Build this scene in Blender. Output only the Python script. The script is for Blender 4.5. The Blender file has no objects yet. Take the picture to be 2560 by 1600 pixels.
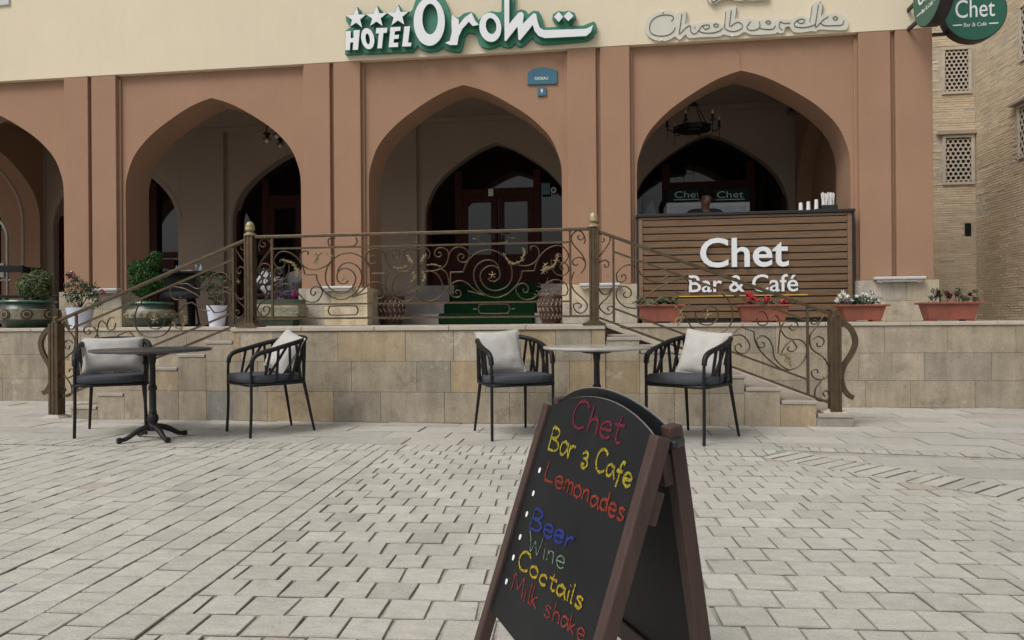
import bpy, math, random
from mathutils import Vector, Matrix, noise
R = math.radians
random.seed(7)
SC = bpy.context.scene
COL = SC.collection
# ------------------------------------------------------------------ camera
EYE = Vector((0, 0, .95)); FPX = 1800.0
_t, _p, _r = R(7.544), R(.0363), R(.4655)
FW = Vector((-math.sin(_t)*math.cos(_p), math.cos(_t)*math.cos(_p), math.sin(_p)))
_rt = Vector((math.cos(_t), math.sin(_t), 0)); _up = _rt.cross(FW)
RT = _rt*math.cos(_r) - _up*math.sin(_r); UP = _up*math.cos(_r) + _rt*math.sin(_r)
cd = bpy.data.cameras.new('camera'); cam = bpy.data.objects.new('camera', cd); COL.objects.link(cam)
cd.sensor_width = 36; cd.lens = 36*FPX/2560; cd.clip_end = 500; cd.clip_start = .05
cam.matrix_world = Matrix(((RT.x, UP.x, -FW.x, EYE.x), (RT.y, UP.y, -FW.y, EYE.y), (RT.z, UP.z, -FW.z, EYE.z), (0, 0, 0, 1)))
SC.camera = cam
# ------------------------------------------------------------------ light (overcast)
SUN_EL, SUN_AZ = R(52), R(220)          # azimuth: direction the light comes from, measured like the sky's rotation
w = bpy.data.worlds.new("World"); SC.world = w; w.use_nodes = True
nt = w.node_tree; bg = nt.nodes['Background']
sky = nt.nodes.new('ShaderNodeTexSky'); sky.sky_type = 'NISHITA'; sky.sun_disc = False
sky.sun_elevation = SUN_EL; sky.sun_rotation = SUN_AZ; sky.air_density = 1.0; sky.dust_density = 4.0; sky.ozone_density = 1.0
hs = nt.nodes.new('ShaderNodeHueSaturation'); hs.inputs['Saturation'].default_value = .22
nt.links.new(sky.outputs[0], hs.inputs['Color']); nt.links.new(hs.outputs[0], bg.inputs['Color'])
bg.inputs['Strength'].default_value = .092
sl = bpy.data.lights.new('sun', 'SUN'); sl.energy = 1.25; sl.angle = R(26); sl.color = (1, .965, .91)
so = bpy.data.objects.new('sun', sl); COL.objects.link(so)
sd = Vector((math.sin(SUN_AZ)*math.cos(SUN_EL), math.cos(SUN_AZ)*math.cos(SUN_EL), math.sin(SUN_EL)))
so.rotation_euler = sd.to_track_quat('Z', 'Y').to_euler(); so.location = (0, -5, 12)
vs = SC.view_settings; vs.view_transform = 'Standard'; vs.look = 'None'; vs.gamma = 1; vs.use_curve_mapping = False
vs.exposure = 0.38

# ------------------------------------------------------------------ measuring helpers
def ray(x, y): return FW + RT*((x-1280)/FPX) + UP*((800-y)/FPX)
def P(x, y, Y):                                   # photograph pixel -> point on the vertical plane at depth Y
    r = ray(x, y); return EYE + r*(Y/r.y)
def PX(x, y, X): r = ray(x, y); return EYE + r*(X/r.x)
def G(x, y, Z=0): r = ray(x, y); return EYE + r*((Z-EYE.z)/r.z)
def pln(o, n):
    def f(x, y):
        r = ray(x, y); return EYE + r*((o-EYE).dot(n)/r.dot(n))
    return f
def lin(c): return tuple(((v/255)/12.92 if v/255 < .04045 else ((v/255+.055)/1.055)**2.4) for v in c)

# ------------------------------------------------------------------ materials
def mat(name, col, rough=.6, metal=0, var=.12, scale=6, bump=0, bscale=60, attr=False, streak=0, stretch=None, spec=.5, sheen=0, dirt=0, salts=False, stain=False):
    m = bpy.data.materials.new(name); m.use_nodes = True; t = m.node_tree; N = t.nodes; L = t.links
    b = N['Principled BSDF']; b.inputs['Roughness'].default_value = rough; b.inputs['Metallic'].default_value = metal
    b.inputs['Specular IOR Level'].default_value = spec
    tc = N.new('ShaderNodeTexCoord'); mp = N.new('ShaderNodeMapping')
    L.new(tc.outputs['Object'], mp.inputs[0])
    if stretch: mp.inputs['Scale'].default_value = stretch
    nz = N.new('ShaderNodeTexNoise'); nz.inputs['Scale'].default_value = scale; nz.inputs['Detail'].default_value = 6; nz.inputs['Roughness'].default_value = .6
    L.new(mp.outputs[0], nz.inputs['Vector'])
    rp = N.new('ShaderNodeMapRange'); rp.inputs['From Min'].default_value = .25; rp.inputs['From Max'].default_value = .75
    rp.inputs['To Min'].default_value = 1-var; rp.inputs['To Max'].default_value = 1+var
    L.new(nz.outputs['Fac'], rp.inputs['Value'])
    mx = N.new('ShaderNodeMix'); mx.data_type = 'RGBA'; mx.blend_type = 'MULTIPLY'; mx.inputs['Factor'].default_value = 1
    if attr:
        at = N.new('ShaderNodeAttribute'); at.attribute_name = 'col'; L.new(at.outputs['Color'], mx.inputs['A'])
    else: mx.inputs['A'].default_value = (*col, 1)
    L.new(rp.outputs[0], mx.inputs['B']); out = mx.outputs['Result']
    if streak:                                     # vertical run-off stains with their own shape
        mp2 = N.new('ShaderNodeMapping'); mp2.inputs['Scale'].default_value = (5, 5, .9); L.new(tc.outputs['Object'], mp2.inputs[0])
        n2 = N.new('ShaderNodeTexNoise'); n2.inputs['Scale'].default_value = 2.2; n2.inputs['Detail'].default_value = 8; n2.inputs['Roughness'].default_value = .7
        L.new(mp2.outputs[0], n2.inputs['Vector'])
        r2 = N.new('ShaderNodeMapRange'); r2.inputs['From Min'].default_value = .38; r2.inputs['From Max'].default_value = .68
        r2.inputs['To Min'].default_value = 1-streak; r2.inputs['To Max'].default_value = 1+streak*.7; L.new(n2.outputs['Fac'], r2.inputs['Value'])
        m2 = N.new('ShaderNodeMix'); m2.data_type = 'RGBA'; m2.blend_type = 'MULTIPLY'; m2.inputs['Factor'].default_value = 1
        L.new(out, m2.inputs['A']); L.new(r2.outputs[0], m2.inputs['B']); out = m2.outputs['Result']
    if dirt:                                       # fine speckle and pits
        n3 = N.new('ShaderNodeTexNoise'); n3.inputs['Scale'].default_value = 130; n3.inputs['Detail'].default_value = 4; L.new(tc.outputs['Object'], n3.inputs['Vector'])
        r3 = N.new('ShaderNodeMapRange'); r3.inputs['From Min'].default_value = .3; r3.inputs['From Max'].default_value = .6
        r3.inputs['To Min'].default_value = 1-dirt; r3.inputs['To Max'].default_value = 1+dirt*.4; L.new(n3.outputs['Fac'], r3.inputs['Value'])
        m3 = N.new('ShaderNodeMix'); m3.data_type = 'RGBA'; m3.blend_type = 'MULTIPLY'; m3.inputs['Factor'].default_value = 1
        L.new(out, m3.inputs['A']); L.new(r3.outputs[0], m3.inputs['B']); out = m3.outputs['Result']
    if stain:                                      # traffic grime, drips and spots
        for sc_, lo, hi, k in ((.9, .42, .66, .16), (7.0, .60, .70, .30), (38.0, .70, .75, .45)):
            n5 = N.new('ShaderNodeTexNoise'); n5.inputs['Scale'].default_value = sc_; n5.inputs['Detail'].default_value = 7; n5.inputs['Roughness'].default_value = .65; L.new(tc.outputs['Object'], n5.inputs['Vector'])
            r5 = N.new('ShaderNodeMapRange'); r5.inputs['From Min'].default_value = lo; r5.inputs['From Max'].default_value = hi; r5.inputs['To Max'].default_value = k; L.new(n5.outputs['Fac'], r5.inputs['Value'])
            m5 = N.new('ShaderNodeMix'); m5.data_type = 'RGBA'; L.new(r5.outputs[0], m5.inputs['Factor']); L.new(out, m5.inputs['A']); m5.inputs['B'].default_value = (.13, .112, .09, 1); out = m5.outputs['Result']
    if salts:                                      # pale mineral bloom and dark damp blotches
        n5 = N.new('ShaderNodeTexNoise'); n5.inputs['Scale'].default_value = 3.1; n5.inputs['Detail'].default_value = 9; n5.inputs['Roughness'].default_value = .72; L.new(tc.outputs['Object'], n5.inputs['Vector'])
        for lo, hi, cc, k in ((.59, .70, (.60, .57, .51, 1), .6), (.44, .30, (.10, .088, .07, 1), .6)):
            r5 = N.new('ShaderNodeMapRange'); r5.inputs['From Min'].default_value = lo; r5.inputs['From Max'].default_value = hi; r5.inputs['To Max'].default_value = k; L.new(n5.outputs['Fac'], r5.inputs['Value'])
            m5 = N.new('ShaderNodeMix'); m5.data_type = 'RGBA'; L.new(r5.outputs[0], m5.inputs['Factor']); L.new(out, m5.inputs['A']); m5.inputs['B'].default_value = cc; out = m5.outputs['Result']
    L.new(out, b.inputs['Base Color'])
    if bump:
        n4 = N.new('ShaderNodeTexNoise'); n4.inputs['Scale'].default_value = bscale; n4.inputs['Detail'].default_value = 5; L.new(mp.outputs[0], n4.inputs['Vector'])
        bp = N.new('ShaderNodeBump'); bp.inputs['Strength'].default_value = bump; bp.inputs['Distance'].default_value = .01
        L.new(n4.outputs['Fac'], bp.inputs['Height']); L.new(bp.outputs[0], b.inputs['Normal'])
    return m
M = {}
M['brown'] = mat('brown_plaster', (.348, .211, .139), .9, var=.09, scale=.9, bump=.16, bscale=38, spec=.2, streak=.02, dirt=.04)
M['cream'] = mat('cream_plaster', (.72, .63, .475), .9, var=.05, scale=.6, bump=.14, bscale=40, spec=.2, streak=.012)
M['inner'] = mat('portico_plaster', (.38, .305, .25), .9, var=.06, scale=1.5, bump=.1, spec=.2)
M['stone'] = mat('stone_tiles', (.4, .35, .28), .75, attr=True, var=.2, scale=4.5, streak=.15, bump=.25, bscale=70, dirt=.2, spec=.3, salts=True)
M['grout'] = mat('grout', (.17, .145, .11), .95, var=.2, scale=12)
M['cap'] = mat('coping_stone', (.46, .405, .33), .6, var=.14, scale=5, bump=.15, dirt=.1)
M['tread'] = mat('tread_stone', (.36, .32, .262), .6, var=.16, scale=6, bump=.15, dirt=.12)
M['grey_stone'] = mat('grey_stone', (.26, .235, .215), .7, var=.18, scale=5, bump=.2, dirt=.1)
M['paver'] = mat('pavers', (.4, .4, .4), .75, attr=True, var=.15, scale=11, bump=.35, bscale=48, dirt=.14, spec=.3, stretch=(1, 2.2, 1), stain=True)
M['bed'] = mat('sand_joints', (.36, .33, .285), .95, var=.35, scale=8, bump=.5, bscale=120, dirt=.2)
M['bronze'] = mat('bronze_paint', (.105, .075, .043), .42, .55, var=.3, scale=14, bump=.1, bscale=80)
M['gilt'] = mat('gilded_iron', (.36, .29, .16), .5, .4, var=.35, scale=30, bump=.2)
M['black'] = mat('black_metal', (.010, .010, .0115), .5, 0, var=.25, scale=25, spec=.3)
M['cast'] = mat('cast_iron', (.014, .015, .016), .5, .3, var=.25, scale=25, bump=.3, bscale=90)
M['seat'] = mat('grey_weave', (.050, .055, .066), .85, var=.16, scale=60, bump=.3, bscale=260)
M['linen'] = mat('linen', (.47, .45, .42), .95, var=.07, scale=8, bump=.25, bscale=220, spec=.1)
M['dark_top'] = mat('dark_tabletop', (.055, .055, .058), .3, var=.25, scale=9)
M['marble'] = mat('marble_top', (.42, .41, .39), .12, var=.2, scale=4, dirt=.06)
M['board'] = mat('chalkboard', (.0125, .0138, .0155), .5, var=.5, scale=3, spec=.22)
M['wood_dark'] = mat('brown_stained_wood', (.058, .032, .026), .5, var=.25, scale=5, stretch=(14, 14, 1.0), bump=.2, bscale=30)
M['slat'] = mat('slat_wood', (.20, .122, .068), .5, var=.28, scale=4, stretch=(.8, 8, 14), bump=.2, bscale=18)
M['door'] = mat('mahogany', (.045, .012, .008), .55, var=.3, scale=4, stretch=(9, 9, 1), bump=.1, spec=.15)
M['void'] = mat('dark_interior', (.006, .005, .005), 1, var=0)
M['white'] = mat('white_acrylic', (.76, .78, .80), .4, var=.03, scale=4)
M['white_paint'] = mat('white_paint', (.55, .55, .54), .5, var=.06, scale=10)
M['sign_green'] = mat('sign_green', (.035, .20, .125), .45, var=.12, scale=6)
M['disc_green'] = mat('disc_green', (.018, .115, .075), .4, var=.08, scale=3)
M['black_plastic'] = mat('black_plastic', (.015, .015, .017), .45, var=.1)
M['neon_back'] = mat('pale_acrylic', (.60, .585, .50), .4, var=.05, scale=5)
M['neon_tube'] = mat('tube_line', (.10, .09, .075), .5, var=.1)
M['blue'] = mat('blue_enamel', (.035, .135, .20), .4, var=.1, scale=8)
M['green_carpet'] = mat('green_carpet', (.006, .026, .010), .95, var=.25, scale=30, bump=.5, bscale=300, spec=.05)
M['terracotta'] = mat('terracotta_plastic', (.25, .076, .048), .55, var=.18, scale=7, dirt=.12, streak=.12)
M['soil'] = mat('soil', (.045, .032, .022), .95, var=.4, scale=30, bump=.6)
M['white_pot'] = mat('white_pot', (.62, .66, .78), .4, var=.05, scale=5)
M['ceramic'] = mat('green_ceramic', (.040, .060, .042), .35, var=.35, scale=8, bump=.2, bscale=25)
M['ceramic_rim'] = mat('green_glaze', (.05, .13, .085), .3, var=.25, scale=10)
M['ceramic_pale'] = mat('pale_glaze', (.20, .19, .125), .45, var=.4, scale=18, bump=.4, bscale=40)
M['urn'] = mat('carved_brown', (.062, .026, .016), .55, var=.4, scale=24, bump=.5, bscale=35)
M['carve'] = mat('carved_relief', (.26, .20, .165), .6, var=.3, scale=30)
M['leaf'] = mat('leaf', (.05, .1, .03), .6, attr=True, var=.25, scale=10, spec=.3)
M['stem'] = mat('stem', (.06, .045, .025), .8, var=.3, scale=20)
M['twig'] = mat('dry_twig', (.19, .15, .125), .85, var=.3, scale=30)
M['iron'] = mat('wrought_iron', (.010, .009, .008), .5, .3, var=.2)
M['bulb'] = mat('bulb_glass', (.62, .56, .48), .15, var=.05)
M['fridge'] = mat('fridge_white', (.66, .70, .75), .35, var=.05, scale=3)
M['fridge_glass'] = mat('fridge_glass', (.48, .53, .60), .2, var=.15, scale=6)
M['skin'] = mat('skin', (.20, .098, .066), .55, var=.1, scale=12)
M['hair'] = mat('hair', (.006, .005, .0045), .9, var=.3, scale=40, spec=.1)
M['shirt'] = mat('black_shirt', (.010, .010, .012), .85, var=.2, scale=15)
M['grey_fabric'] = mat('grey_fabric', (.10, .10, .105), .9, var=.1, scale=14, bump=.2)
M['paper'] = mat('paper', (.78, .77, .75), .7, var=.03)
M['steel'] = mat('steel', (.55, .55, .56), .3, .9, var=.1)
M['yellow'] = mat('yellow_strip', (.62, .42, .08), .45, var=.05)
M['brickmat'] = mat('mud_brick', (.37, .305, .225), .95, attr=True, var=.13, scale=4, bump=.4, bscale=50, dirt=.2, spec=.15)
M['brick_joint'] = mat('mud_mortar', (.46, .40, .315), .95, var=.25, scale=7, bump=.4, bscale=40)
M['lattice'] = mat('gypsum_lattice', (.50, .44, .36), .85, var=.12, scale=10)
M['old_wood'] = mat('weathered_wood', (.38, .32, .25), .85, var=.2, scale=6, stretch=(1, 1, 10))
M['duct'] = mat('grey_box', (.16, .15, .14), .6, var=.1)
def glassy(name, col, rough=.02, spec=.6):
    m = mat(name, col, rough, var=.0, spec=spec); return m
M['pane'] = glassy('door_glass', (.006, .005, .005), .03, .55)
M['window_glass'] = glassy('window_glass', (.03, .04, .06), .05)
m = mat('patterned_cloth', (.45, .44, .43), .9, var=.05); N = m.node_tree.nodes; wv = N.new('ShaderNodeTexVoronoi'); wv.feature = 'DISTANCE_TO_EDGE'; wv.inputs['Scale'].default_value = 9
tc_ = next(n for n in N if n.type == 'TEX_COORD'); m.node_tree.links.new(tc_.outputs['Object'], wv.inputs['Vector']); r5 = N.new('ShaderNodeMapRange'); r5.inputs['From Min'].default_value = .10; r5.inputs['From Max'].default_value = .13; m.node_tree.links.new(wv.outputs['Distance'], r5.inputs['Value'])
m5 = N.new('ShaderNodeMix'); m5.data_type = 'RGBA'; m5.inputs['A'].default_value = (.015, .015, .016, 1); m5.inputs['B'].default_value = (.42, .41, .40, 1); m.node_tree.links.new(r5.outputs[0], m5.inputs['Factor']); m.node_tree.links.new(m5.outputs['Result'], N['Principled BSDF'].inputs['Base Color']); M['pattern'] = m
CH = dict(crimson=(.17, .022, .04), yellow=(.34, .28, .03), red=(.25, .042, .024), blue=(.03, .045, .22), green=(.17, .26, .18), gold=(.40, .29, .022), rose=(.27, .045, .038), white=(.72, .72, .72))
for k, v in CH.items():
    m = M['chalk_'+k] = mat('chalk_'+k, v, .9, var=.25, scale=40, spec=.1); t = m.node_tree; N = t.nodes
    if k != 'white':                               # broken, dusty strokes: the board shows through the chalk grain
        n5 = N.new('ShaderNodeTexNoise'); n5.inputs['Scale'].default_value = 210; n5.inputs['Detail'].default_value = 5; n5.inputs['Roughness'].default_value = .7
        tc_ = next(n for n in N if n.type == 'TEX_COORD'); t.links.new(tc_.outputs['Object'], n5.inputs['Vector'])
        r5 = N.new('ShaderNodeMapRange'); r5.inputs['From Min'].default_value = .38; r5.inputs['From Max'].default_value = .56; t.links.new(n5.outputs['Fac'], r5.inputs['Value']); r5.inputs['To Min'].default_value = .22
        m5 = N.new('ShaderNodeMix'); m5.data_type = 'RGBA'; m5.inputs['A'].default_value = (.013, .014, .016, 1); lk = N['Principled BSDF'].inputs['Base Color'].links[0]; src = lk.from_socket
        t.links.new(r5.outputs[0], m5.inputs['Factor']); t.links.new(src, m5.inputs['B']); t.links.new(m5.outputs['Result'], N['Principled BSDF'].inputs['Base Color'])

# ------------------------------------------------------------------ mesh builder
def spline(pts, n=6, closed=False):
    pts = [Vector(p) for p in pts]; k = len(pts); out = []
    for i in range(k if closed else k-1):
        p0 = pts[(i-1) % k] if closed or i > 0 else pts[0]*2-pts[1]
        p1 = pts[i]; p2 = pts[(i+1) % k]
        p3 = pts[(i+2) % k] if closed or i+2 < k else pts[-1]*2-pts[-2]
        for j in range(n):
            t = j/n
            out.append(.5*((2*p1)+(p2-p0)*t+(2*p0-5*p1+4*p2-p3)*t*t+(3*p1-p0-3*p2+p3)*t*t*t))
    if not closed: out.append(pts[-1])
    return out
class MB:
    def __init__(s): s.v = []; s.f = []; s.c = []; s.mi = []; s.cm = 0
    def add(s, vs, fs, col=None):
        b = len(s.v); s.v += [Vector(v) for v in vs]
        for f in fs: s.f.append([b+i for i in f]); s.c.append(col or (1, 1, 1)); s.mi.append(s.cm)
        return s
    def box(s, x0, x1, y0, y1, z0, z1, col=None, M4=None):
        v = [Vector((x, y, z)) for z in (z0, z1) for y in (y0, y1) for x in (x0, x1)]
        if M4: v = [M4 @ p for p in v]
        return s.add(v, [(0, 2, 3, 1), (4, 5, 7, 6), (0, 1, 5, 4), (2, 6, 7, 3), (0, 4, 6, 2), (1, 3, 7, 5)], col)
    def bar(s, a, b, wx, wz, upv=Vector((0, 0, 1)), col=None):       # rectangular bar from a to b
        a = Vector(a); b = Vector(b); d = (b-a).normalized(); sd_ = d.cross(upv)
        if sd_.length < 1e-4: sd_ = Vector((1, 0, 0))
        sd_.normalize(); u = sd_.cross(d)
        v = [p+sd_*(i*wx/2)+u*(j*wz/2) for p in (a, b) for j in (-1, 1) for i in (-1, 1)]
        return s.add(v, [(0, 1, 3, 2), (4, 6, 7, 5), (0, 4, 5, 1), (2, 3, 7, 6), (0, 2, 6, 4), (1, 5, 7, 3)], col)
    def tube(s, pts, r, n=6, closed=False, col=None, flat=None):
        pts = [Vector(p) for p in pts]; k = len(pts)
        rs = r if isinstance(r, (list, tuple)) else [r]*k
        T = []
        for i in range(k):
            a = pts[(i-1) % k] if closed or i > 0 else pts[i]; b = pts[(i+1) % k] if closed or i < k-1 else pts[i]
            d = (b-a); T.append(d.normalized() if d.length > 1e-9 else Vector((0, 0, 1)))
        ref = Vector((0, 0, 1)) if abs(T[0].z) < .9 else Vector((1, 0, 0))
        nrm = T[0].cross(ref).normalized(); vs_ = []; fs = []
        for i in range(k):
            nrm = (nrm - T[i]*nrm.dot(T[i]))
            if nrm.length < 1e-6: nrm = T[i].orthogonal()
            nrm.normalize(); bn = T[i].cross(nrm)
            for j in range(n):
                a = 2*math.pi*j/n; vs_.append(pts[i]+(nrm*math.cos(a)+bn*math.sin(a)*(flat or 1))*rs[i])
        for i in range(k if closed else k-1):
            for j in range(n):
                a = i*n+j; b = i*n+(j+1) % n; c = ((i+1) % k)*n+(j+1) % n; d = ((i+1) % k)*n+j
                fs.append((a, b, c, d))
        if not closed: fs.append(tuple(range(n-1, -1, -1))); fs.append(tuple((k-1)*n+j for j in range(n)))
        return s.add(vs_, fs, col)
    def lathe(s, prof, c=(0, 0, 0), n=24, col=None, sx=1, sy=1, rot=0):
        c = Vector(c); vs_ = []; fs = []
        for r, z in prof:
            for j in range(n):
                a = 2*math.pi*(j+.5)/n+rot; vs_.append(c+Vector((r*math.cos(a)*sx, r*math.sin(a)*sy, z)))
        for i in range(len(prof)-1):
            for j in range(n):
                fs.append((i*n+j, i*n+(j+1) % n, (i+1)*n+(j+1) % n, (i+1)*n+j))
        fs.append(tuple(range(n-1, -1, -1))); fs.append(tuple((len(prof)-1)*n+j for j in range(n)))
        return s.add(vs_, fs, col)
    def ball(s, c, r, n=10, sq=(1, 1, 1), col=None):
        m = max(5, n//2+1); pr = [(max(1e-4, math.sin(math.pi*i/m)), -math.cos(math.pi*i/m)) for i in range(m+1)]
        c = Vector(c); b = MB(); b.lathe(pr, (0, 0, 0), n)
        return s.add([c+Vector((v.x*sq[0], v.y*sq[1], v.z*sq[2]))*r for v in b.v], b.f, col)
    def prism(s, poly, ext, col=None, sidemat=None):                   # front outline extruded by vector ext
        poly = [Vector(p) for p in poly]; k = len(poly); ext = Vector(ext)
        b = len(s.v); s.v += poly+[p+ext for p in poly]
        nn = Vector((0, 0, 0))
        for i in range(k): nn += poly[i].cross(poly[(i+1) % k])
        flip = nn.dot(ext) > 0
        A = list(range(k)); B = [k+i for i in range(k)]
        fr = [A[::-1], B] if flip else [A, B[::-1]]
        for f in fr: s.f.append([b+i for i in f]); s.c.append(col or (1, 1, 1)); s.mi.append(s.cm)
        for i in range(k):
            j = (i+1) % k; q = (i, j, k+j, k+i) if flip else (i, k+i, k+j, j)
            s.f.append([b+x for x in q]); s.c.append(col or (1, 1, 1)); s.mi.append(s.cm if sidemat is None else sidemat)
        return s
    def ring(s, outer, inner, ext, col=None, sidemat=None):            # outline with a hole, both loops of equal count
        k = len(outer); ext = Vector(ext); b = len(s.v); o = [Vector(p) for p in outer]; i_ = [Vector(p) for p in inner]
        s.v += o+i_+[p+ext for p in o]+[p+ext for p in i_]
        for a in range(k):
            c = (a+1) % k
            for q, sm in (((a, c, k+c, k+a), 0), ((2*k+a, 3*k+a, 3*k+c, 2*k+c), 0), ((a, 2*k+a, 2*k+c, c), 1), ((k+a, k+c, 3*k+c, 3*k+a), 1)):
                s.f.append([b+x for x in q]); s.c.append(col or (1, 1, 1)); s.mi.append(sidemat if (sm and sidemat is not None) else s.cm)
        return s
    def build(s, name, m, parent=None, smooth=None, bevel=0, local=False, colattr=False, fix=False):
        me = bpy.data.meshes.new(name); v = s.v
        if parent is not None and not local:
            inv = ROOT[parent.name].inverted(); v = [inv @ p for p in v]
        me.from_pydata([tuple(p) for p in v], [], s.f)
        for mm in (m if isinstance(m, (list, tuple)) else [m]): me.materials.append(mm)
        me.polygons.foreach_set('material_index', s.mi)
        if colattr:
            a = me.color_attributes.new('col', 'FLOAT_COLOR', 'CORNER'); d = []
            for f, c in zip(s.f, s.c): d += [c[0], c[1], c[2], 1.0]*len(f)
            a.data.foreach_set('color', d)
        me.update()
        if fix:
            import bmesh; bm = bmesh.new(); bm.from_mesh(me); bmesh.ops.recalc_face_normals(bm, faces=bm.faces[:]); bm.to_mesh(me); bm.free()
        if smooth:
            me.polygons.foreach_set('use_smooth', [True]*len(me.polygons)); me.set_sharp_from_angle(angle=R(smooth))
        o = bpy.data.objects.new(name, me); COL.objects.link(o)
        if parent is not None: o.parent = parent; ROOT[o.name] = ROOT[parent.name]
        else: ROOT[o.name] = Matrix()
        if bevel:
            bv = o.modifiers.new('bevel', 'BEVEL'); bv.width = bevel; bv.segments = 2; bv.limit_method = 'ANGLE'; bv.angle_limit = R(40)
        return o
ROOT = {}
def thing(name, label, cat, loc=(0, 0, 0), rz=0, group=None):
    o = bpy.data.objects.new(name, None); COL.objects.link(o); o.location = loc; o.rotation_euler = (0, 0, rz); o.empty_display_size = .1
    o['label'] = label; o['category'] = cat
    if group: o['group'] = group
    ROOT[o.name] = Matrix.Translation(Vector(loc)) @ Matrix.Rotation(rz, 4, 'Z'); return o
def tag(o, label, cat, group=None):
    o['label'] = label; o['category'] = cat
    if group: o['group'] = group
    return o
def kids(o): return [c for c in bpy.data.objects if c.parent == o]
def dup(o, loc, rz, label, parent=None):
    c = o.copy(); COL.objects.link(c); c.location = loc; c.rotation_euler = (0, 0, rz); c['label'] = label
    def rec(a, b):
        for k in kids(a):
            d = k.copy(); COL.objects.link(d); d.parent = b; rec(k, d)
    rec(o, c); return c
def structure(o): o['kind'] = 'structure'; return o
def text_geo(s, bold=0, shear=0, space=1.0):
    cu = bpy.data.curves.new('t', 'FONT'); cu.body = s; cu.size = 1; cu.offset = bold; cu.shear = shear; cu.space_character = space; cu.resolution_u = 4
    cu.fill_mode = 'FRONT'; o = bpy.data.objects.new('t', cu); COL.objects.link(o)
    dg = bpy.context.evaluated_depsgraph_get(); e = o.evaluated_get(dg); me = e.to_mesh()
    v = [p.co.copy() for p in me.vertices]; f = [list(p.vertices) for p in me.polygons]
    # boundary edges for the sides
    cnt = {}
    for p in f:
        for i in range(len(p)):
            k = (p[i], p[(i+1) % len(p)]); cnt[tuple(sorted(k))] = cnt.get(tuple(sorted(k)), []) + [k]
    ed = [q[0] for q in cnt.values() if len(q) == 1]
    e.to_mesh_clear(); bpy.data.objects.remove(o); bpy.data.curves.remove(cu)
    return v, f, ed
def text_on(mb, s, a, b, hgt, upv, nrm, depth, bold=0, shear=0, fit='cap', space=1.0):
    """letters between points a (left baseline) and b (right baseline); hgt = height of the drawn text; nrm points at the viewer"""
    v, f, ed = text_geo(s, bold, shear, space)
    x0 = min(p.x for p in v); x1 = max(p.x for p in v); y0 = min(p.y for p in v); y1 = max(p.y for p in v)
    a = Vector(a); b = Vector(b); rx = (b-a); upv = Vector(upv).normalized(); nrm = Vector(nrm).normalized()
    q = [a+rx*((p.x-x0)/(x1-x0))+upv*(hgt*(p.y-y0)/(y1-y0)) for p in v]; n = len(q)
    mb.add([p+nrm*depth for p in q]+q, f+[[e[1], e[0], n+e[0], n+e[1]] for e in ed])
    return mb
NY = Vector((0, -1, 0)); UZ = Vector((0, 0, 1))

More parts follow.
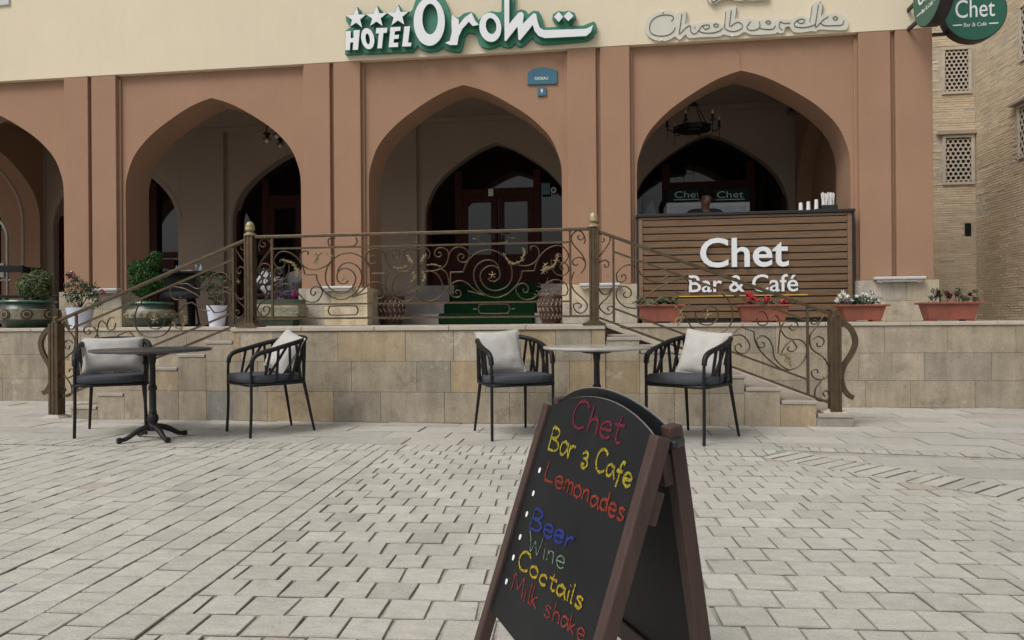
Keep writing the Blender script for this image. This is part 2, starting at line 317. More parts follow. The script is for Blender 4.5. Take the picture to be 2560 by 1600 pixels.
# ------------------------------------------------------------------ paving
def clip(poly, reg):
    for i in range(len(reg)):
        a = reg[i]; b = reg[(i+1) % len(reg)]; out = []
        sd_ = lambda p: (b[0]-a[0])*(p[1]-a[1])-(b[1]-a[1])*(p[0]-a[0])
        for j in range(len(poly)):
            p = poly[j]; q = poly[(j+1) % len(poly)]; sp = sd_(p); sq = sd_(q)
            if sp >= 0: out.append(p)
            if (sp >= 0) != (sq >= 0):
                t = sp/(sp-sq); out.append((p[0]+(q[0]-p[0])*t, p[1]+(q[1]-p[1])*t))
        poly = out
        if len(poly) < 3: return []
    return poly
def pave(mb, reg, org, ang, L_, W_, gap, cols, jit=.006, bond=.5, gapl=None, wob=.004):
    ca, sa = math.cos(ang), math.sin(ang); gapl = gapl or gap
    loc = [((p[0]-org[0])*ca+(p[1]-org[1])*sa, -(p[0]-org[0])*sa+(p[1]-org[1])*ca) for p in reg]
    i0 = int(min(p[0] for p in loc)/L_)-2; i1 = int(max(p[0] for p in loc)/L_)+2; j0 = int(min(p[1] for p in loc)/W_)-1; j1 = int(max(p[1] for p in loc)/W_)+2
    for j in range(j0, j1):
        off = (bond if j % 2 else 0)*L_ + random.uniform(-.06, .06)*L_
        xs = [i*L_+off+random.uniform(-jit, jit)*2 for i in range(i0, i1+1)]
        for i in range(len(xs)-1):
            x0, x1 = xs[i]+gapl/2, xs[i+1]-gapl/2; y0, y1 = j*W_+gap/2, (j+1)*W_-gap/2
            u = lambda: random.uniform(-wob, wob)
            q = [(x0+u(), y0+u()), (x1+u(), y0+u()), (x1+u(), y1+u()), (x0+u(), y1+u())]
            q = [(org[0]+a*ca-b*sa, org[1]+a*sa+b*ca) for a, b in q]
            q = clip(q, reg)
            if len(q) < 3: continue
            ar = abs(sum(q[k][0]*q[(k+1) % len(q)][1]-q[(k+1) % len(q)][0]*q[k][1] for k in range(len(q))))/2
            if ar < .0012: continue
            cx = sum(p[0] for p in q)/len(q); cy = sum(p[1] for p in q)/len(q)
            z = random.uniform(-.002, .0015); tx = random.uniform(-.012, .012); ty = random.uniform(-.012, .012)
            k = len(q); c = random.choice(cols); f = random.uniform(.95, 1.05); c = tuple(v*f for v in c); rr_ = random.random()
            if rr_ < .006: c = (c[0]*.88, c[1]*.80, c[2]*.77)
            elif rr_ < .05: c = tuple(v*.88 for v in c)
            top = []
            for p in q:
                dx, dy = p[0]-cx, p[1]-cy; d = math.hypot(dx, dy) or 1; s_ = max(.5, 1-.004/d)
                top.append((cx+dx*s_, cy+dy*s_, z+dx*tx+dy*ty))
            low = [(p[0], p[1], z-.0035) for p in q]; bot = [(p[0], p[1], -.03) for p in q]
            b0 = len(mb.v); mb.add(top, [tuple(range(k))], c); mb.v += [Vector(p) for p in low+bot]
            for a in range(k):                            # arris coloured darker than the top face, joint sides dark brown
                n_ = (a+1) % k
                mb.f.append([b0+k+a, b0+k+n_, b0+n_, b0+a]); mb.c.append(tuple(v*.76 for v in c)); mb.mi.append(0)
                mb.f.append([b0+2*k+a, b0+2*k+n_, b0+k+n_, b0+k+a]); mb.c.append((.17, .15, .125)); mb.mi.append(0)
b = MB(); b.add([(-60, -60, -.008), (60, -60, -.008), (60, 60, -.008), (-60, 60, -.008)], [(0, 1, 2, 3)])
structure(b.build('ground', M['bed']))
PC = [lin(c) for c in ((177, 173, 164), (175, 171, 162), (178, 175, 165), (174, 171, 162), (176, 173, 164), (179, 176, 167), (174, 170, 161))]
PC = [tuple(v*1.1 for v in c) for c in PC]; SLBK = 1.1
SLB = [tuple(v*1.08 for v in lin(c)) for c in ((174, 170, 162), (170, 167, 160), (177, 172, 163), (167, 163, 156))]
mb = MB()
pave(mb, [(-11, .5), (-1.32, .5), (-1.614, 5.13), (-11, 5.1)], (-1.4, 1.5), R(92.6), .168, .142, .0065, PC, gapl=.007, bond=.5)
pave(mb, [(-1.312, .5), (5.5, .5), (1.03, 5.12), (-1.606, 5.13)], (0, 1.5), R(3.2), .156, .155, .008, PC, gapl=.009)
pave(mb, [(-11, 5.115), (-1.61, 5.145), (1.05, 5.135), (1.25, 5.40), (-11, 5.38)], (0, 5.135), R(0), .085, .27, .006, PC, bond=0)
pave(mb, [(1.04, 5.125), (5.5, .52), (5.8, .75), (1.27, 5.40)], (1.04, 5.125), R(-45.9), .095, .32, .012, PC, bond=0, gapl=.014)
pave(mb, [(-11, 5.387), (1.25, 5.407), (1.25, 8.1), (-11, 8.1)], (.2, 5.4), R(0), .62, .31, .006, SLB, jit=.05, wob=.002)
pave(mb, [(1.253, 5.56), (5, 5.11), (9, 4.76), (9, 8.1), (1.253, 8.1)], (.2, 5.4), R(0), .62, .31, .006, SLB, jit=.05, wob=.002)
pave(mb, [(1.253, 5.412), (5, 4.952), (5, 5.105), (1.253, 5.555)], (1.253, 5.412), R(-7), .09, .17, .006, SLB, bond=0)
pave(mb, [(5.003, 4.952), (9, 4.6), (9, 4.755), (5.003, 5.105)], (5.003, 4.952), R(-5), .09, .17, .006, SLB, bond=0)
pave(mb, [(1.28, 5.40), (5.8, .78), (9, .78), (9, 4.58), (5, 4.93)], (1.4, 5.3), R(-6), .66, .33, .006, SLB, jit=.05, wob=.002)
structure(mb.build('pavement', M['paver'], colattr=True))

# ------------------------------------------------------------------ terrace and stairs
TZ = .905; YL = 6.58; YW = 8.05; YF = 8.9; YP = 8.98; YB = 11.7
XL0, XL1 = -3.60, -.02
TC = [lin(c) for c in ((162, 150, 130), (166, 154, 135), (158, 147, 128), (153, 143, 126), (166, 149, 122), (150, 141, 127), (169, 157, 138), (163, 151, 131))]
TCG = [lin(c) for c in ((153, 143, 127), (148, 139, 123), (158, 147, 128), (164, 146, 118), (150, 146, 137))]
def tile_face(mb, x0, x1, Y, rows, cols, out=.012, wid=(.32, .46, .64), gap=.003):
    for z0, z1 in rows:
        x = x0-random.uniform(0, .3)
        while x < x1:
            wd = random.choice(wid)*random.uniform(.95, 1.05); a = max(x, x0); c = min(x+wd, x1)
            if c-a > .05 or (c-a > .01 and c == x1):
                cc = random.choice(cols); f = random.uniform(.93, 1.06)
                mb.box(a+gap/2, c-gap/2, Y-out+random.uniform(-.0015, .0015), Y+.004, z0+gap/2, z1-gap/2, tuple(v*f for v in cc))
            x += wd
terr = thing('terrace', 'raised stone terrace clad in mixed beige and grey slabs in front of the hotel', 'terrace', (0, YW, 0))
b = MB(); b.box(-13, 9, YW, 13, -.02, TZ-.045); b.box(XL0, XL1, YL, YW, -.02, TZ-.045); b.build('core', M['grout'], terr)
b = MB(); rows = [(0, .285), (.285, .575), (.575, TZ-.045)]
tile_face(b, -13, 9, YW, rows, TC); b.build('cladding', M['stone'], terr, colattr=True, bevel=.0015)
b = MB(); tile_face(b, XL0, XL1, YL, rows, TC+TCG); b.build('landing_cladding', M['stone'], terr, colattr=True, bevel=.0015)
b = MB()
x = -13
while x < 9:
    b.box(x+.002, min(x+.85, 9)-.002, YW-.028, YW+.33, TZ-.042, TZ+random.uniform(-.001, .001)); x += .85
b.build('coping', M['cap'], terr, bevel=.006); b = MB()
x = XL0-.02
while x < XL1-.1:
    b.box(x+.002, min(x+.72, XL1+.02)-.002, YL-.028, YL+.33, TZ-.042, TZ+random.uniform(-.001, .001)); x += .72
b.build('landing_coping', M['cap'], terr, bevel=.006)
b = MB(); b.box(-13, 9, YW+.334, YB+.6, TZ-.045, TZ-.004); b.build('floor', M['tread'], terr)
b = MB(); b.box(XL0, XL1, YL+.334, YW-.032, TZ-.045, TZ-.004); b.build('landing_floor', M['tread'], terr)
def stairs(sgn, xe, n, tread, label):
    r = TZ/n; root = thing('staircase', label, 'staircase', (xe+sgn*tread*(n-1)/2, (YL+YW)/2, 0))
    for k in range(1, n):                                  # k-th step from the ground
        xo = xe+sgn*tread*(n-k); xi = xe+sgn*tread*(n-k-1); h = r*k
        a, c = sorted((xo, xi)); s = MB(); s.cm = 0
        s.box(a+.004, c-.004, YL+.02, YW-.014, -.02, h-.034, lin((120, 108, 92)))
        zs = [0]+[z for z in (.285, .575) if z < h-.09]+[h-.034]
        for z0, z1 in zip(zs[:-1], zs[1:]):                # slabs on the side of the step
            cc = random.choice(TC+TCG); f = random.uniform(.86, 1.08)
            s.box(a+.0015, c-.0015, YL+random.uniform(-.001, .001), YL+.021, z0+.0015, z1-.0015, tuple(v*f for v in cc))
        ri = sorted((xo, xo-sgn*.003)); cc = lin((175, 160, 133))
        s.box(ri[0]-.0, ri[1]+.0, YL+.0215, YW-.016, max(0, h-r)+.001, h-.035, cc)
        st = s.build('step', M['stone'], root, colattr=True)
        t = MB(); e = sorted((xo+sgn*.012, xi+sgn*.0125)); t.box(e[0], e[1], YL-.008, YW-.015, h-.033, h); t.build('tread', M['tread'], st, bevel=.006)
    return root
stairs(-1, XL0, 7, .29, 'left flight of stone steps rising beside the dark round table')
stairs(1, XL1, 8, .304, 'right flight of stone steps rising toward the right behind the chalkboard')
# sloping stone strip along the back of the right flight
b = MB(); p0 = Vector((XL1+.02, YW-.06, TZ-.02)); p1 = Vector((XL1+.304*7, YW-.06, .1)); b.bar(p0, p1, .09, .05); b.build('sloping_curb', M['cap'], terr, bevel=.006)

# ------------------------------------------------------------------ hotel building
QA = [(1, 0), (.992, .12), (.965, .23), (.92, .35), (.86, .45), (.80, .52), (.72, .60), (.63, .675), (.5, .765), (.38, .84), (.25, .912), (.12, .965), (0, 1)]
def arch(c, hw, zs, rise):
    q = [(p.x, p.y) for p in spline([(a, b_, 0) for a, b_ in QA], 3)]
    return [(c-hw*u, zs+rise*v) for u, v in q]+[(c+hw*u, zs+rise*v) for u, v in q[::-1][1:]]
def arch_panel(mb, c, half_l, half_r, hw, zb, zs, rise, zt, f, ext):
    """wall piece with an arch opening; f maps (a, z) to a point"""
    A = arch(c, hw, zs, rise)
    poly = [(c-half_l, zb), (c-half_l, zt), (c+half_r, zt), (c+half_r, zb), (c+hw, zb)]+A[::-1]+[(c-hw, zb)]
    mb.prism([f(a, z) for a, z in poly], ext)
PAIR = [-10.327, -6.914, -3.50, -.087, 3.326]; SP = 3.413; HWA = 1.247
BAY = [-12.03, -8.62, -5.207, -1.794, 1.62]
ZS, ZA, ZT, ZBASE = 2.735, 3.945, 4.297, 1.385
hotel = thing('hotel_building', 'brown arcaded hotel front with pointed arches under a cream plaster upper wall', 'building', (-4, 10, 0))
b = MB()
for i, c in enumerate(BAY):
    hr = SP/2 if i < 4 else 3.74-c
    arch_panel(b, c, SP/2, hr, HWA, TZ, ZS, ZA-ZS, ZT+.02, lambda a, z: Vector((a, YP, z)), (0, .5, 0))
b.build('arcade_wall', M['brown'], hotel, smooth=25)
for i, pc in enumerate(PAIR):
    x0, x1 = pc-.382, pc+.382
    if i == 4: x1 = 3.755
    m_ = pc-.002; g = .026
    for a, c in ((x0, m_-g), (m_+g, x1)):
        s = MB(); s.box(a, c, YF, YP+.004, ZBASE, ZT); s.build('pilaster', M['brown'], hotel, bevel=.008)
    s = MB(); s.box(m_-g+.002, m_+g-.002, YF+.055, YP+.003, ZBASE, ZT-.004); s.build('slot', M['brown'], hotel)
    s = MB()
    if i > 0: s.box(x0-.036, x0+.003, YF+.052, YP+.003, ZBASE, ZT-.05)
    if i < 4: s.box(x1-.003, x1+.036, YF+.052, YP+.003, ZBASE, ZT-.05)
    s.build('fillet', M['brown'], hotel, bevel=.006)
    s = MB(); bx0, bx1 = pc-.462, (pc+.462 if i < 4 else 3.80)   # stone foot of the pier
    xs = [bx0, bx0+(bx1-bx0)*random.uniform(.3, .7), bx1]; zz = [TZ, TZ+.24, ZBASE]
    LT = [lin(c) for c in ((196, 182, 156), (186, 174, 152), (202, 187, 158), (178, 170, 155))]
    for k in range(2):
        xs = [bx0, bx0+(bx1-bx0)*random.uniform(.3, .7), bx1]
        for a, c in zip(xs[:-1], xs[1:]):
            s.box(a+.001, c-.001, YF-.02, YP+.1, zz[k]+.001, zz[k+1]-.001, random.choice(LT))
        s.box(bx0+.001, bx1-.001, YP+.102, YP+.508, zz[k]+.001, zz[k+1]-.001, random.choice(LT))
    s.build('pier_base', M['stone'], hotel, colattr=True, bevel=.003)
s = MB(); s.box(-14, 3.752, YF-.004, YP+.5, ZT+.001, 6.1); s.build('upper_wall', M['cream'], hotel)
s = MB(); s.box(-14, 3.70, YP+.502, YB+.3, ZT+.021, ZT+.15); s.build('portico_ceiling', M['inner'], hotel)
# back wall of the portico with door arches
DZS, DHW = 2.62, 1.20
DZA = P(1244, 357, YB).z
b = MB()
for i, c in enumerate(BAY):
    hr = SP/2 if i < 4 else 3.70-c
    arch_panel(b, c, SP/2, hr, DHW, TZ-.01, DZS, DZA-DZS, ZT+.02, lambda a, z: Vector((a, YB, z)), (0, .3, 0))
b.build('back_wall', M['inner'], hotel, smooth=25)
b = MB()                                                   # raised moulding round each door arch
for c in BAY:
    A = arch(c, DHW+.09, DZS, DZA-DZS+.075); B = arch(c, DHW+.02, DZS, DZA-DZS+.015)
    poly = [(c-DHW-.09, TZ)]+A+[(c+DHW+.09, TZ), (c+DHW+.02, TZ)]+B[::-1]+[(c-DHW-.02, TZ)]
    b.prism([Vector((a, YB-.010, z)) for a, z in poly], (0, .012, 0))
b.build('arch_moulding', M['inner'], hotel, smooth=25)
# shallow frame of piers and lintels in front of the back wall
zl = P(600, 328, YB-.07).z
for pc in PAIR[:4]:
    b = MB(); b.box(pc-.382, pc+.382, YB-.07, YB-.001, TZ-.003, zl); b.build('wall_pier', M['inner'], hotel, bevel=.006)
b = MB(); b.box(-14, 3.70, YB-.072, YB-.001, zl+.001, ZT+.02); b.build('wall_frieze', M['inner'], hotel, bevel=.006)
# transverse arches closing the portico
b = MB(); arch_panel(b, 10.59, 1.108, 1.03, .95, TZ-.01, 2.75, 1.1, ZT+.02, lambda a, z, q=PAIR[0]: Vector((q-.382, a, z)), (.764, 0, 0)); b.build('cross_arch', M['brown'], hotel, smooth=25)
b = MB(); A = arch(10.59, .98, 2.75, 1.13); B = arch(10.59, .935, 2.75, 1.08); b.prism([Vector((PAIR[0]+.02, a, z)) for a, z in [(9.61, TZ)]+A+[(11.57, TZ), (11.525, TZ)]+B[::-1]+[(9.655, TZ)]], (.05, 0, 0)); b.build('arch_rib', M['inner'], hotel, smooth=25)
b = MB(); arch_panel(b, 10.59, 1.108, 1.03, .95, TZ-.01, 2.75, 1.1, ZT+.02, lambda a, z: Vector((2.90, a, z)), (.22, 0, 0)); b.build('cross_arch', M['brown'], hotel, smooth=25)
b = MB(); b.box(3.122, 3.69, 9.482, 11.60, TZ-.01, ZT+.02); b.build('end_wall', M['brown'], hotel)
for i, c in enumerate(BAY[1:]):                            # timber door screens
    yd = YB+.12; zb = 1.50 if i == 2 else 1.05
    A = arch(c, DHW+.03, DZS, DZA-DZS+.03)
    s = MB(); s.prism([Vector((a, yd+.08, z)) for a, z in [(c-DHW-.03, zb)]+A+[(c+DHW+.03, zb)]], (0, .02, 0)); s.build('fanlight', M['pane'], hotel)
    s = MB(); s.box(c-DHW-.03, c+DHW+.03, yd-.12, yd+.14, TZ-.008, zb-.004); s.build('threshold', M['grey_stone'], hotel)
    d = MB(); zt = 3.02
    d.box(c-.72, c-.60, yd, yd+.07, zb, 3.45); d.box(c+.60, c+.72, yd, yd+.07, zb, 3.45)
    d.box(c-.60, c+.60, yd, yd+.07, zt, zt+.13)
    d.box(c-DHW, c-.72, yd+.005, yd+.06, 2.12, 2.21); d.box(c+.72, c+DHW, yd+.005, yd+.06, 2.12, 2.21)
    d.box(c-DHW, c-DHW+.07, yd+.005, yd+.06, zb, 2.9); d.box(c+DHW-.07, c+DHW, yd+.005, yd+.06, zb, 2.9)
    fr = d.build('door_frame', M['door'], hotel, bevel=.008)
    for sg in (-1, 1):
        # side panel of carved wood
        e = MB(); a, q = sorted((c+sg*.72, c+sg*(DHW-.07))); e.box(a, q, yd+.012, yd+.05, zb, 1.72 if i != 2 else 2.12)
        e.box(a+.06, q-.06, yd-.005, yd+.012, zb+.12, 1.66 if i != 2 else 1.86); e.box(a+.08, q-.08, yd-.004, yd+.012, 1.92, 2.08)
        e.build('side_panel', M['door'], hotel, bevel=.006)
        l0, l1 = sorted((c+sg*.012, c+sg*.60)); lf = MB()
        lf.box(l0, l0+.10, yd+.008, yd+.062, zb+.01, zt); lf.box(l1-.10, l1, yd+.008, yd+.062, zb+.01, zt)
        lf.box(l0+.10, l1-.10, yd+.010, yd+.060, zt-.10, zt-.001); lf.box(l0+.10, l1-.10, yd+.010, yd+.060, zb+.01, zb+.55)
        leaf = lf.build('door_leaf', M['door'], hotel, bevel=.006)
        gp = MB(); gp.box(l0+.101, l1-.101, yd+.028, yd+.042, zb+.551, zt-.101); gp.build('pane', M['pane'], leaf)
        if i == 2:
            h = MB(); hx = c+sg*.07; h.tube([(hx, yd+.01, 2.42), (hx, yd-.05, 2.42), (hx+sg*.12, yd-.05, 2.41)], .013, 6); h.box(hx-.02, hx+.02, yd-.001, yd+.01, 2.30, 2.50); h.build('handle', M['black_plastic'], leaf)
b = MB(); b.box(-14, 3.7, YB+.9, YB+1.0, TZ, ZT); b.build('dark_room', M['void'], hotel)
# window in the upper wall, left edge of the picture
s = MB(); q0 = P(26, 10, YF); y = YF
s.box(q0.x-1.0, q0.x, y-.03, y+.01, q0.z-.02, q0.z+.05); s.box(q0.x-.06, q0.x, y-.025, y+.01, q0.z+.05, q0.z+1.4); s.box(q0.x-1.0, q0.x-.94, y-.025, y+.01, q0.z+.05, q0.z+1.4)
s.box(q0.x-.94, q0.x-.06, y-.025, y+.01, q0.z+1.34, q0.z+1.4)
wf = s.build('window_frame', M['white_paint'], hotel, bevel=.004)
s = MB(); s.box(q0.x-.94, q0.x-.06, y-.012, y-.006, q0.z+.05, q0.z+1.34); s.build('pane', M['window_glass'], wf)
# hairline cable down the middle of the right bay
s = MB(); s.tube(spline([P(1832, 62, YF-.012), P(1838, 88, YF-.012), P(1850, 96, YP-.006), P(1850.5, 168, YP-.006)], 5), .0045, 5); s.build('cable', M['brown'], hotel)

# green-carpeted entrance steps
st = thing('carpeted_steps', 'dark green carpeted steps leading up to the hotel door', 'steps', (-1.8, 10.4, TZ))
xa, xb = P(1096, 790, 9.75).x, P(1334, 790, 9.75).x
s = MB()
for k in range(4): s.box(xa+.02*k, xb-.0*k, 9.75+.34*k, 11.695 if k == 3 else 9.75+.34*(k+1)-.001, TZ-.003, TZ+.149*(k+1)) 
s.build('carpet', M['green_carpet'], st, bevel=.015)
for a, c in ((xa-.62, xa-.006), (xb+.006, xb+.5)):
    s = MB()
    for k in range(4): s.box(a, c, 9.80+.34*k, 11.69 if k == 3 else 9.80+.34*(k+1)-.001, TZ-.003, TZ+.149*(k+1)-.004)
    s.build('stone_cheek', M['grey_stone'], st, bevel=.008)

# ------------------------------------------------------------------ old brick building on the right
XC, YC = 5.75, 12.15
old = thing('brick_building', 'old buff mud-brick building with lattice windows beside the hotel', 'building', (XC, YC, 0))
BC = [tuple(v*1.27 for v in lin(c)) for c in ((188, 173, 149), (184, 168, 144), (191, 177, 153), (181, 165, 141), (187, 172, 150), (193, 179, 157))]
def courses(mb, f, u0, u1, z0, z1, holes, wav):
    """brick courses: f(u, z, out) maps to world"""
    h = .037; z = z0
    while z < z1:
        u = u0-random.uniform(0, .25)
        while u < u1:
            L_ = random.uniform(.2, .27); a, c = max(u, u0), min(u+L_-.008, u1)
            mid = (a+c)/2
            if c-a > .02 and not any(h0 <= z+h and z <= h1 and a <= x1_ and c >= x0_ for x0_, x1_, h0, h1 in holes):
                o = .004+random.uniform(-.0015, .0025)+.006*noise.noise(Vector((mid*.7, z*.7, 3)))
                er = noise.noise(Vector((mid*1.1, z*1.3, 8)))
                zz0 = z+random.uniform(-.002, .002)+wav*noise.noise(Vector((mid*.5, z*.4, 1))); zz1 = zz0+h-.006-random.uniform(0, .005)-max(0, er)*.008
                if random.random() > .004 + max(0, er)*.03:
                    v = [f(a, zz0, o), f(c, zz0, o), f(c, zz1, o), f(a, zz1, o), f(a, zz0, -.02), f(c, zz0, -.02), f(c, zz1, -.02), f(a, zz1, -.02)]
                    cc = random.choice(BC); g = random.uniform(.95, 1.05)*(1+.08*er)
                    mb.add(v, [(0, 1, 2, 3), (0, 4, 5, 1), (3, 2, 6, 7), (1, 5, 6, 2), (0, 3, 7, 4)], tuple(x*g for x in cc))
            u += L_
        z += h
fA = lambda u, z, o: Vector((u, YC-o, z))
fB = lambda u, z, o: Vector((XC-o, YC-u, z))
Wn = []
for (x0, x1, y0, y1) in ((2362, 2419, 124, 230), (2364, 2426, 344, 456)):
    a, c = P(x0, y1, YC), P(x1, y0, YC); Wn.append(('A', a.x, c.x, a.z, c.z))
for (x0, x1, y0, y1) in ((2557, 2600, 20, 146), (2553, 2600, 270, 390)):
    a, c = PX(x0, y1, XC), PX(x1, y1, XC); e = PX(x0, y0, XC); Wn.append(('B', YC-a.y, YC-c.y, a.z, e.z))
slot = [P(2412, 590, YC), P(2427, 558, YC)]
holesA = [(w_[1]-.05, w_[2]+.05, w_[3]-.05, w_[4]+.05) for w_ in Wn if w_[0] == 'A']+[(slot[0].x, slot[1].x, slot[0].z, slot[1].z)]
sl2 = [PX(2449, 536, XC), PX(2455, 490, XC)]
holesB = [(w_[1]-.05, w_[2]+.05, w_[3]-.05, w_[4]+.05) for w_ in Wn if w_[0] == 'B']+[(YC-sl2[0].y, YC-sl2[1].y, sl2[0].z, sl2[1].z)]
b = MB(); b.box(3.9, XC, YC-.0, YC+.4, .5, 7.5); b.box(XC, XC+.4, 8.7, YC+.4, .5, 7.5); b.build('wall_core', M['brick_joint'], old)
b = MB(); courses(b, fA, 3.9, XC-.012, .85, 6.6, holesA, .02); courses(b, fB, .012, 3.4, .85, 6.6, holesB, .022)
b.build('brick_courses', M['brickmat'], old, colattr=True)
s = MB(); s.box(slot[0].x, slot[1].x, YC-.012, YC-.003, slot[0].z, slot[1].z); s.build('vent_hole', M['void'], old)
for side, u0, u1, z0, z1 in Wn:
    f = fA if side == 'A' else fB
    s = MB()
    for a, c, e, g in ((u0-.05, u1+.05, z1+.002, z1+.045), (u0-.05, u1+.05, z0-.045, z0-.002), (u0-.05, u0-.002, z0, z1), (u1+.002, u1+.05, z0, z1)):
        s.prism([f(a, e, .03), f(c, e, .03), f(c, g, .03), f(a, g, .03)], f(0, 0, 0)-f(0, 0, .05))
    wf = s.build('window_frame', M['lattice'], old, bevel=.004, fix=True)
    s = MB(); hx = (u1-u0)/5.0; rr = hx/math.sqrt(3); nr = int((z1-z0)/(1.5*rr))+2
    for j in range(nr):
        for i in range(-1, 7):
            cu = u0+hx*(i+.5*(j % 2)); cz = z0+1.5*rr*j
            o_ = []; n_ = []
            for k in range(6):
                an = R(60*k+30); o_.append((cu+rr*1.0*math.cos(an), cz+rr*1.0*math.sin(an))); n_.append((cu+rr*.70*math.cos(an), cz+rr*.70*math.sin(an)))
            cl = lambda p: (min(max(p[0], u0), u1), min(max(p[1], z0), z1))
            if cu < u0-.01 or cu > u1+.01 or cz > z1 or cz < z0-.001: continue
            s.ring([f(*cl(p), .012) for p in o_], [f(*cl(p), .012) for p in n_], f(0, 0, 0)-f(0, 0, .010))
    s.build('lattice', M['lattice'], wf, fix=True)
    s = MB(); s.prism([f(u0, z0, .0015), f(u1, z0, .0015), f(u1, z1, .0015), f(u0, z1, .0015)], f(0, 0, 0)-f(0, 0, .001)); s.build('dark_opening', M['void'], wf)
u0, u1, z1 = Wn[1][1]-.14, Wn[1][2]+.13, Wn[1][4]
s = MB(); s.box(u0, u1, YC-.06, YC-.012, z1+.052, z1+.09); s.box(u0+.02, u1-.02, YC-.045, YC-.012, z1+.092, z1+.115); s.build('lintel', M['old_wood'], old, bevel=.006)
w_ = Wn[3]; s = MB(); s.box(XC-.09, XC-.012, YC-w_[2]-.1, YC-w_[1]+.16, w_[4]+.055, w_[4]+.10); s.build('lintel', M['old_wood'], old, bevel=.006)

# ------------------------------------------------------------------ wall signs
def zc(ox, oy, sc): return lambda x, y: (ox+x/sc, oy+y/sc)
Z = zc(860, 0, 3.78125)
def onY(f, pts, Y): return [P(*f(x, y), Y) for x, y in pts]
hs_ = thing('hotel_sign', 'hotel sign with three stars and white raised letters on a green tray backing', 'sign', P(1180, 60, YF))
BK = [(8, 515), (10, 290), (60, 255), (20, 200), (15, 150), (40, 140), (90, 130), (110, 75), (130, 62), (155, 95), (160, 130), (215, 130), (290, 118), (300, 60), (325, 55), (355, 95), (355, 125), (400, 125), (480, 110), (500, 50), (520, 42), (550, 95), (620, 110), (645, 90), (675, 0), (720, -50), (800, -80), (900, -60), (955, -10), (985, 60), (1000, 135), (1080, 165), (1130, 125), (1200, 108), (1240, 130), (1268, 185), (1295, 165), (1330, 125), (1390, 102), (1440, 112), (1486, 110), (1490, -70), (1612, -70), (1612, 105), (1670, 85), (1720, 100), (1740, 130), (1790, 98), (1840, 105), (1870, 150), (1880, 230), (1900, 258), (2000, 252), (2010, 235), (1968, 175), (1975, 130), (2030, 100), (2080, 110), (2120, 97), (2180, 120), (2195, 160), (2160, 220), (2130, 245), (2260, 240), (2320, 215), (2360, 200), (2385, 225), (2385, 290), (2350, 355), (2290, 385), (1950, 415), (1870, 415), (1810, 390), (1780, 352), (1730, 400), (1680, 440), (1640, 435), (1615, 405), (1590, 440), (1550, 450), (1500, 440), (1480, 420), (1430, 445), (1360, 460), (1300, 440), (1265, 390), (1250, 315), (1170, 305), (1140, 350), (1120, 440), (1100, 490), (1040, 490), (960, 470), (935, 440), (880, 480), (800, 490), (730, 465), (695, 430), (650, 490), (190, 508), (175, 485), (155, 508)]
b = MB(); b.prism(onY(Z, BK, YF-.06), (0, .055, 0)); b.build('backing', M['sign_green'], hs_, bevel=.006)
LW = [M['white'], M['sign_green']]
def letters(name, polys, rings=()):
    b = MB(); ex = (0, .055, 0)
    for p in polys: b.prism(onY(Z, p, YF-.135), ex, sidemat=1)
    for o_, i_ in rings: b.ring(onY(Z, o_, YF-.135), onY(Z, i_, YF-.135), ex, sidemat=1)
    return b.build(name, LW, hs_, fix=True)
def ell(cx, cy, rx, ry, tilt=0, n=28): return [(cx+rx*math.cos(a)+tilt*ry*math.sin(a), cy-ry*math.sin(a)) for a in [2*math.pi*k/n for k in range(n)]]
for top, lt, rt_, bl, br in (((120, 65), (15, 145), (205, 138), (60, 250), (172, 262)), ((310, 52), (208, 135), (405, 125), (247, 245), (365, 245)), ((508, 45), (408, 122), (612, 108), (448, 240), (570, 232))):
    cx = (lt[0]+rt_[0]+top[0]+bl[0]+br[0])/5; cy = (lt[1]+rt_[1]+top[1]+bl[1]+br[1])/5
    o5 = [top, rt_, br, bl, lt]; pts = []
    for k in range(5):
        a, c = o5[k], o5[(k+1) % 5]; pts += [a, (cx+((a[0]+c[0])/2-cx)*.50, cy+((a[1]+c[1])/2-cy)*.50)]
    letters('star', [pts])
letters('lettering', [[(15, 295), (65, 293), (62, 360), (90, 358), (92, 285), (150, 283), (132, 470), (82, 472), (88, 400), (60, 402), (55, 473), (12, 475)],
    [(305, 265), (410, 262), (405, 308), (372, 312), (358, 455), (315, 457), (330, 315), (300, 317)],
    [(440, 258), (535, 253), (532, 290), (482, 295), (476, 330), (520, 328), (516, 365), (473, 368), (468, 405), (512, 403), (510, 443), (422, 447)],
    [(570, 250), (625, 247), (605, 403), (637, 402), (633, 437), (550, 440)]], [(ell(224, 365, 62, 100, -.12), ell(224, 368, 20, 52, -.12))])
letters('lettering', [[(1020, 140), (1085, 185), (1085, 235), (1140, 165), (1205, 120), (1240, 195), (1275, 235), (1215, 245), (1180, 205), (1120, 270), (1085, 340), (1070, 425), (1000, 425), (955, 405), (1000, 385), (1020, 300), (1015, 200)],
    [(1515, -60), (1562, -60), (1562, 225), (1650, 120), (1680, 112), (1700, 135), (1690, 225), (1790, 125), (1815, 130), (1830, 200), (1850, 260), (1890, 284), (2280, 272), (2320, 258), (2354, 235), (2335, 300), (2290, 340), (1900, 360), (1840, 340), (1800, 290), (1785, 235), (1665, 380), (1648, 375), (1640, 250), (1530, 390), (1518, 380)]],
    [(ell(806, 205, 148, 228), ell(814, 180, 74, 145)), (ell(1383, 258, 104, 138, -.05), ell(1390, 246, 50, 76, -.08))])
letters('diamond', [[(2030, 112), (2072, 160), (2030, 208), (1985, 158)]]); letters('diamond', [[(2125, 106), (2170, 150), (2120, 200), (2075, 152)]])
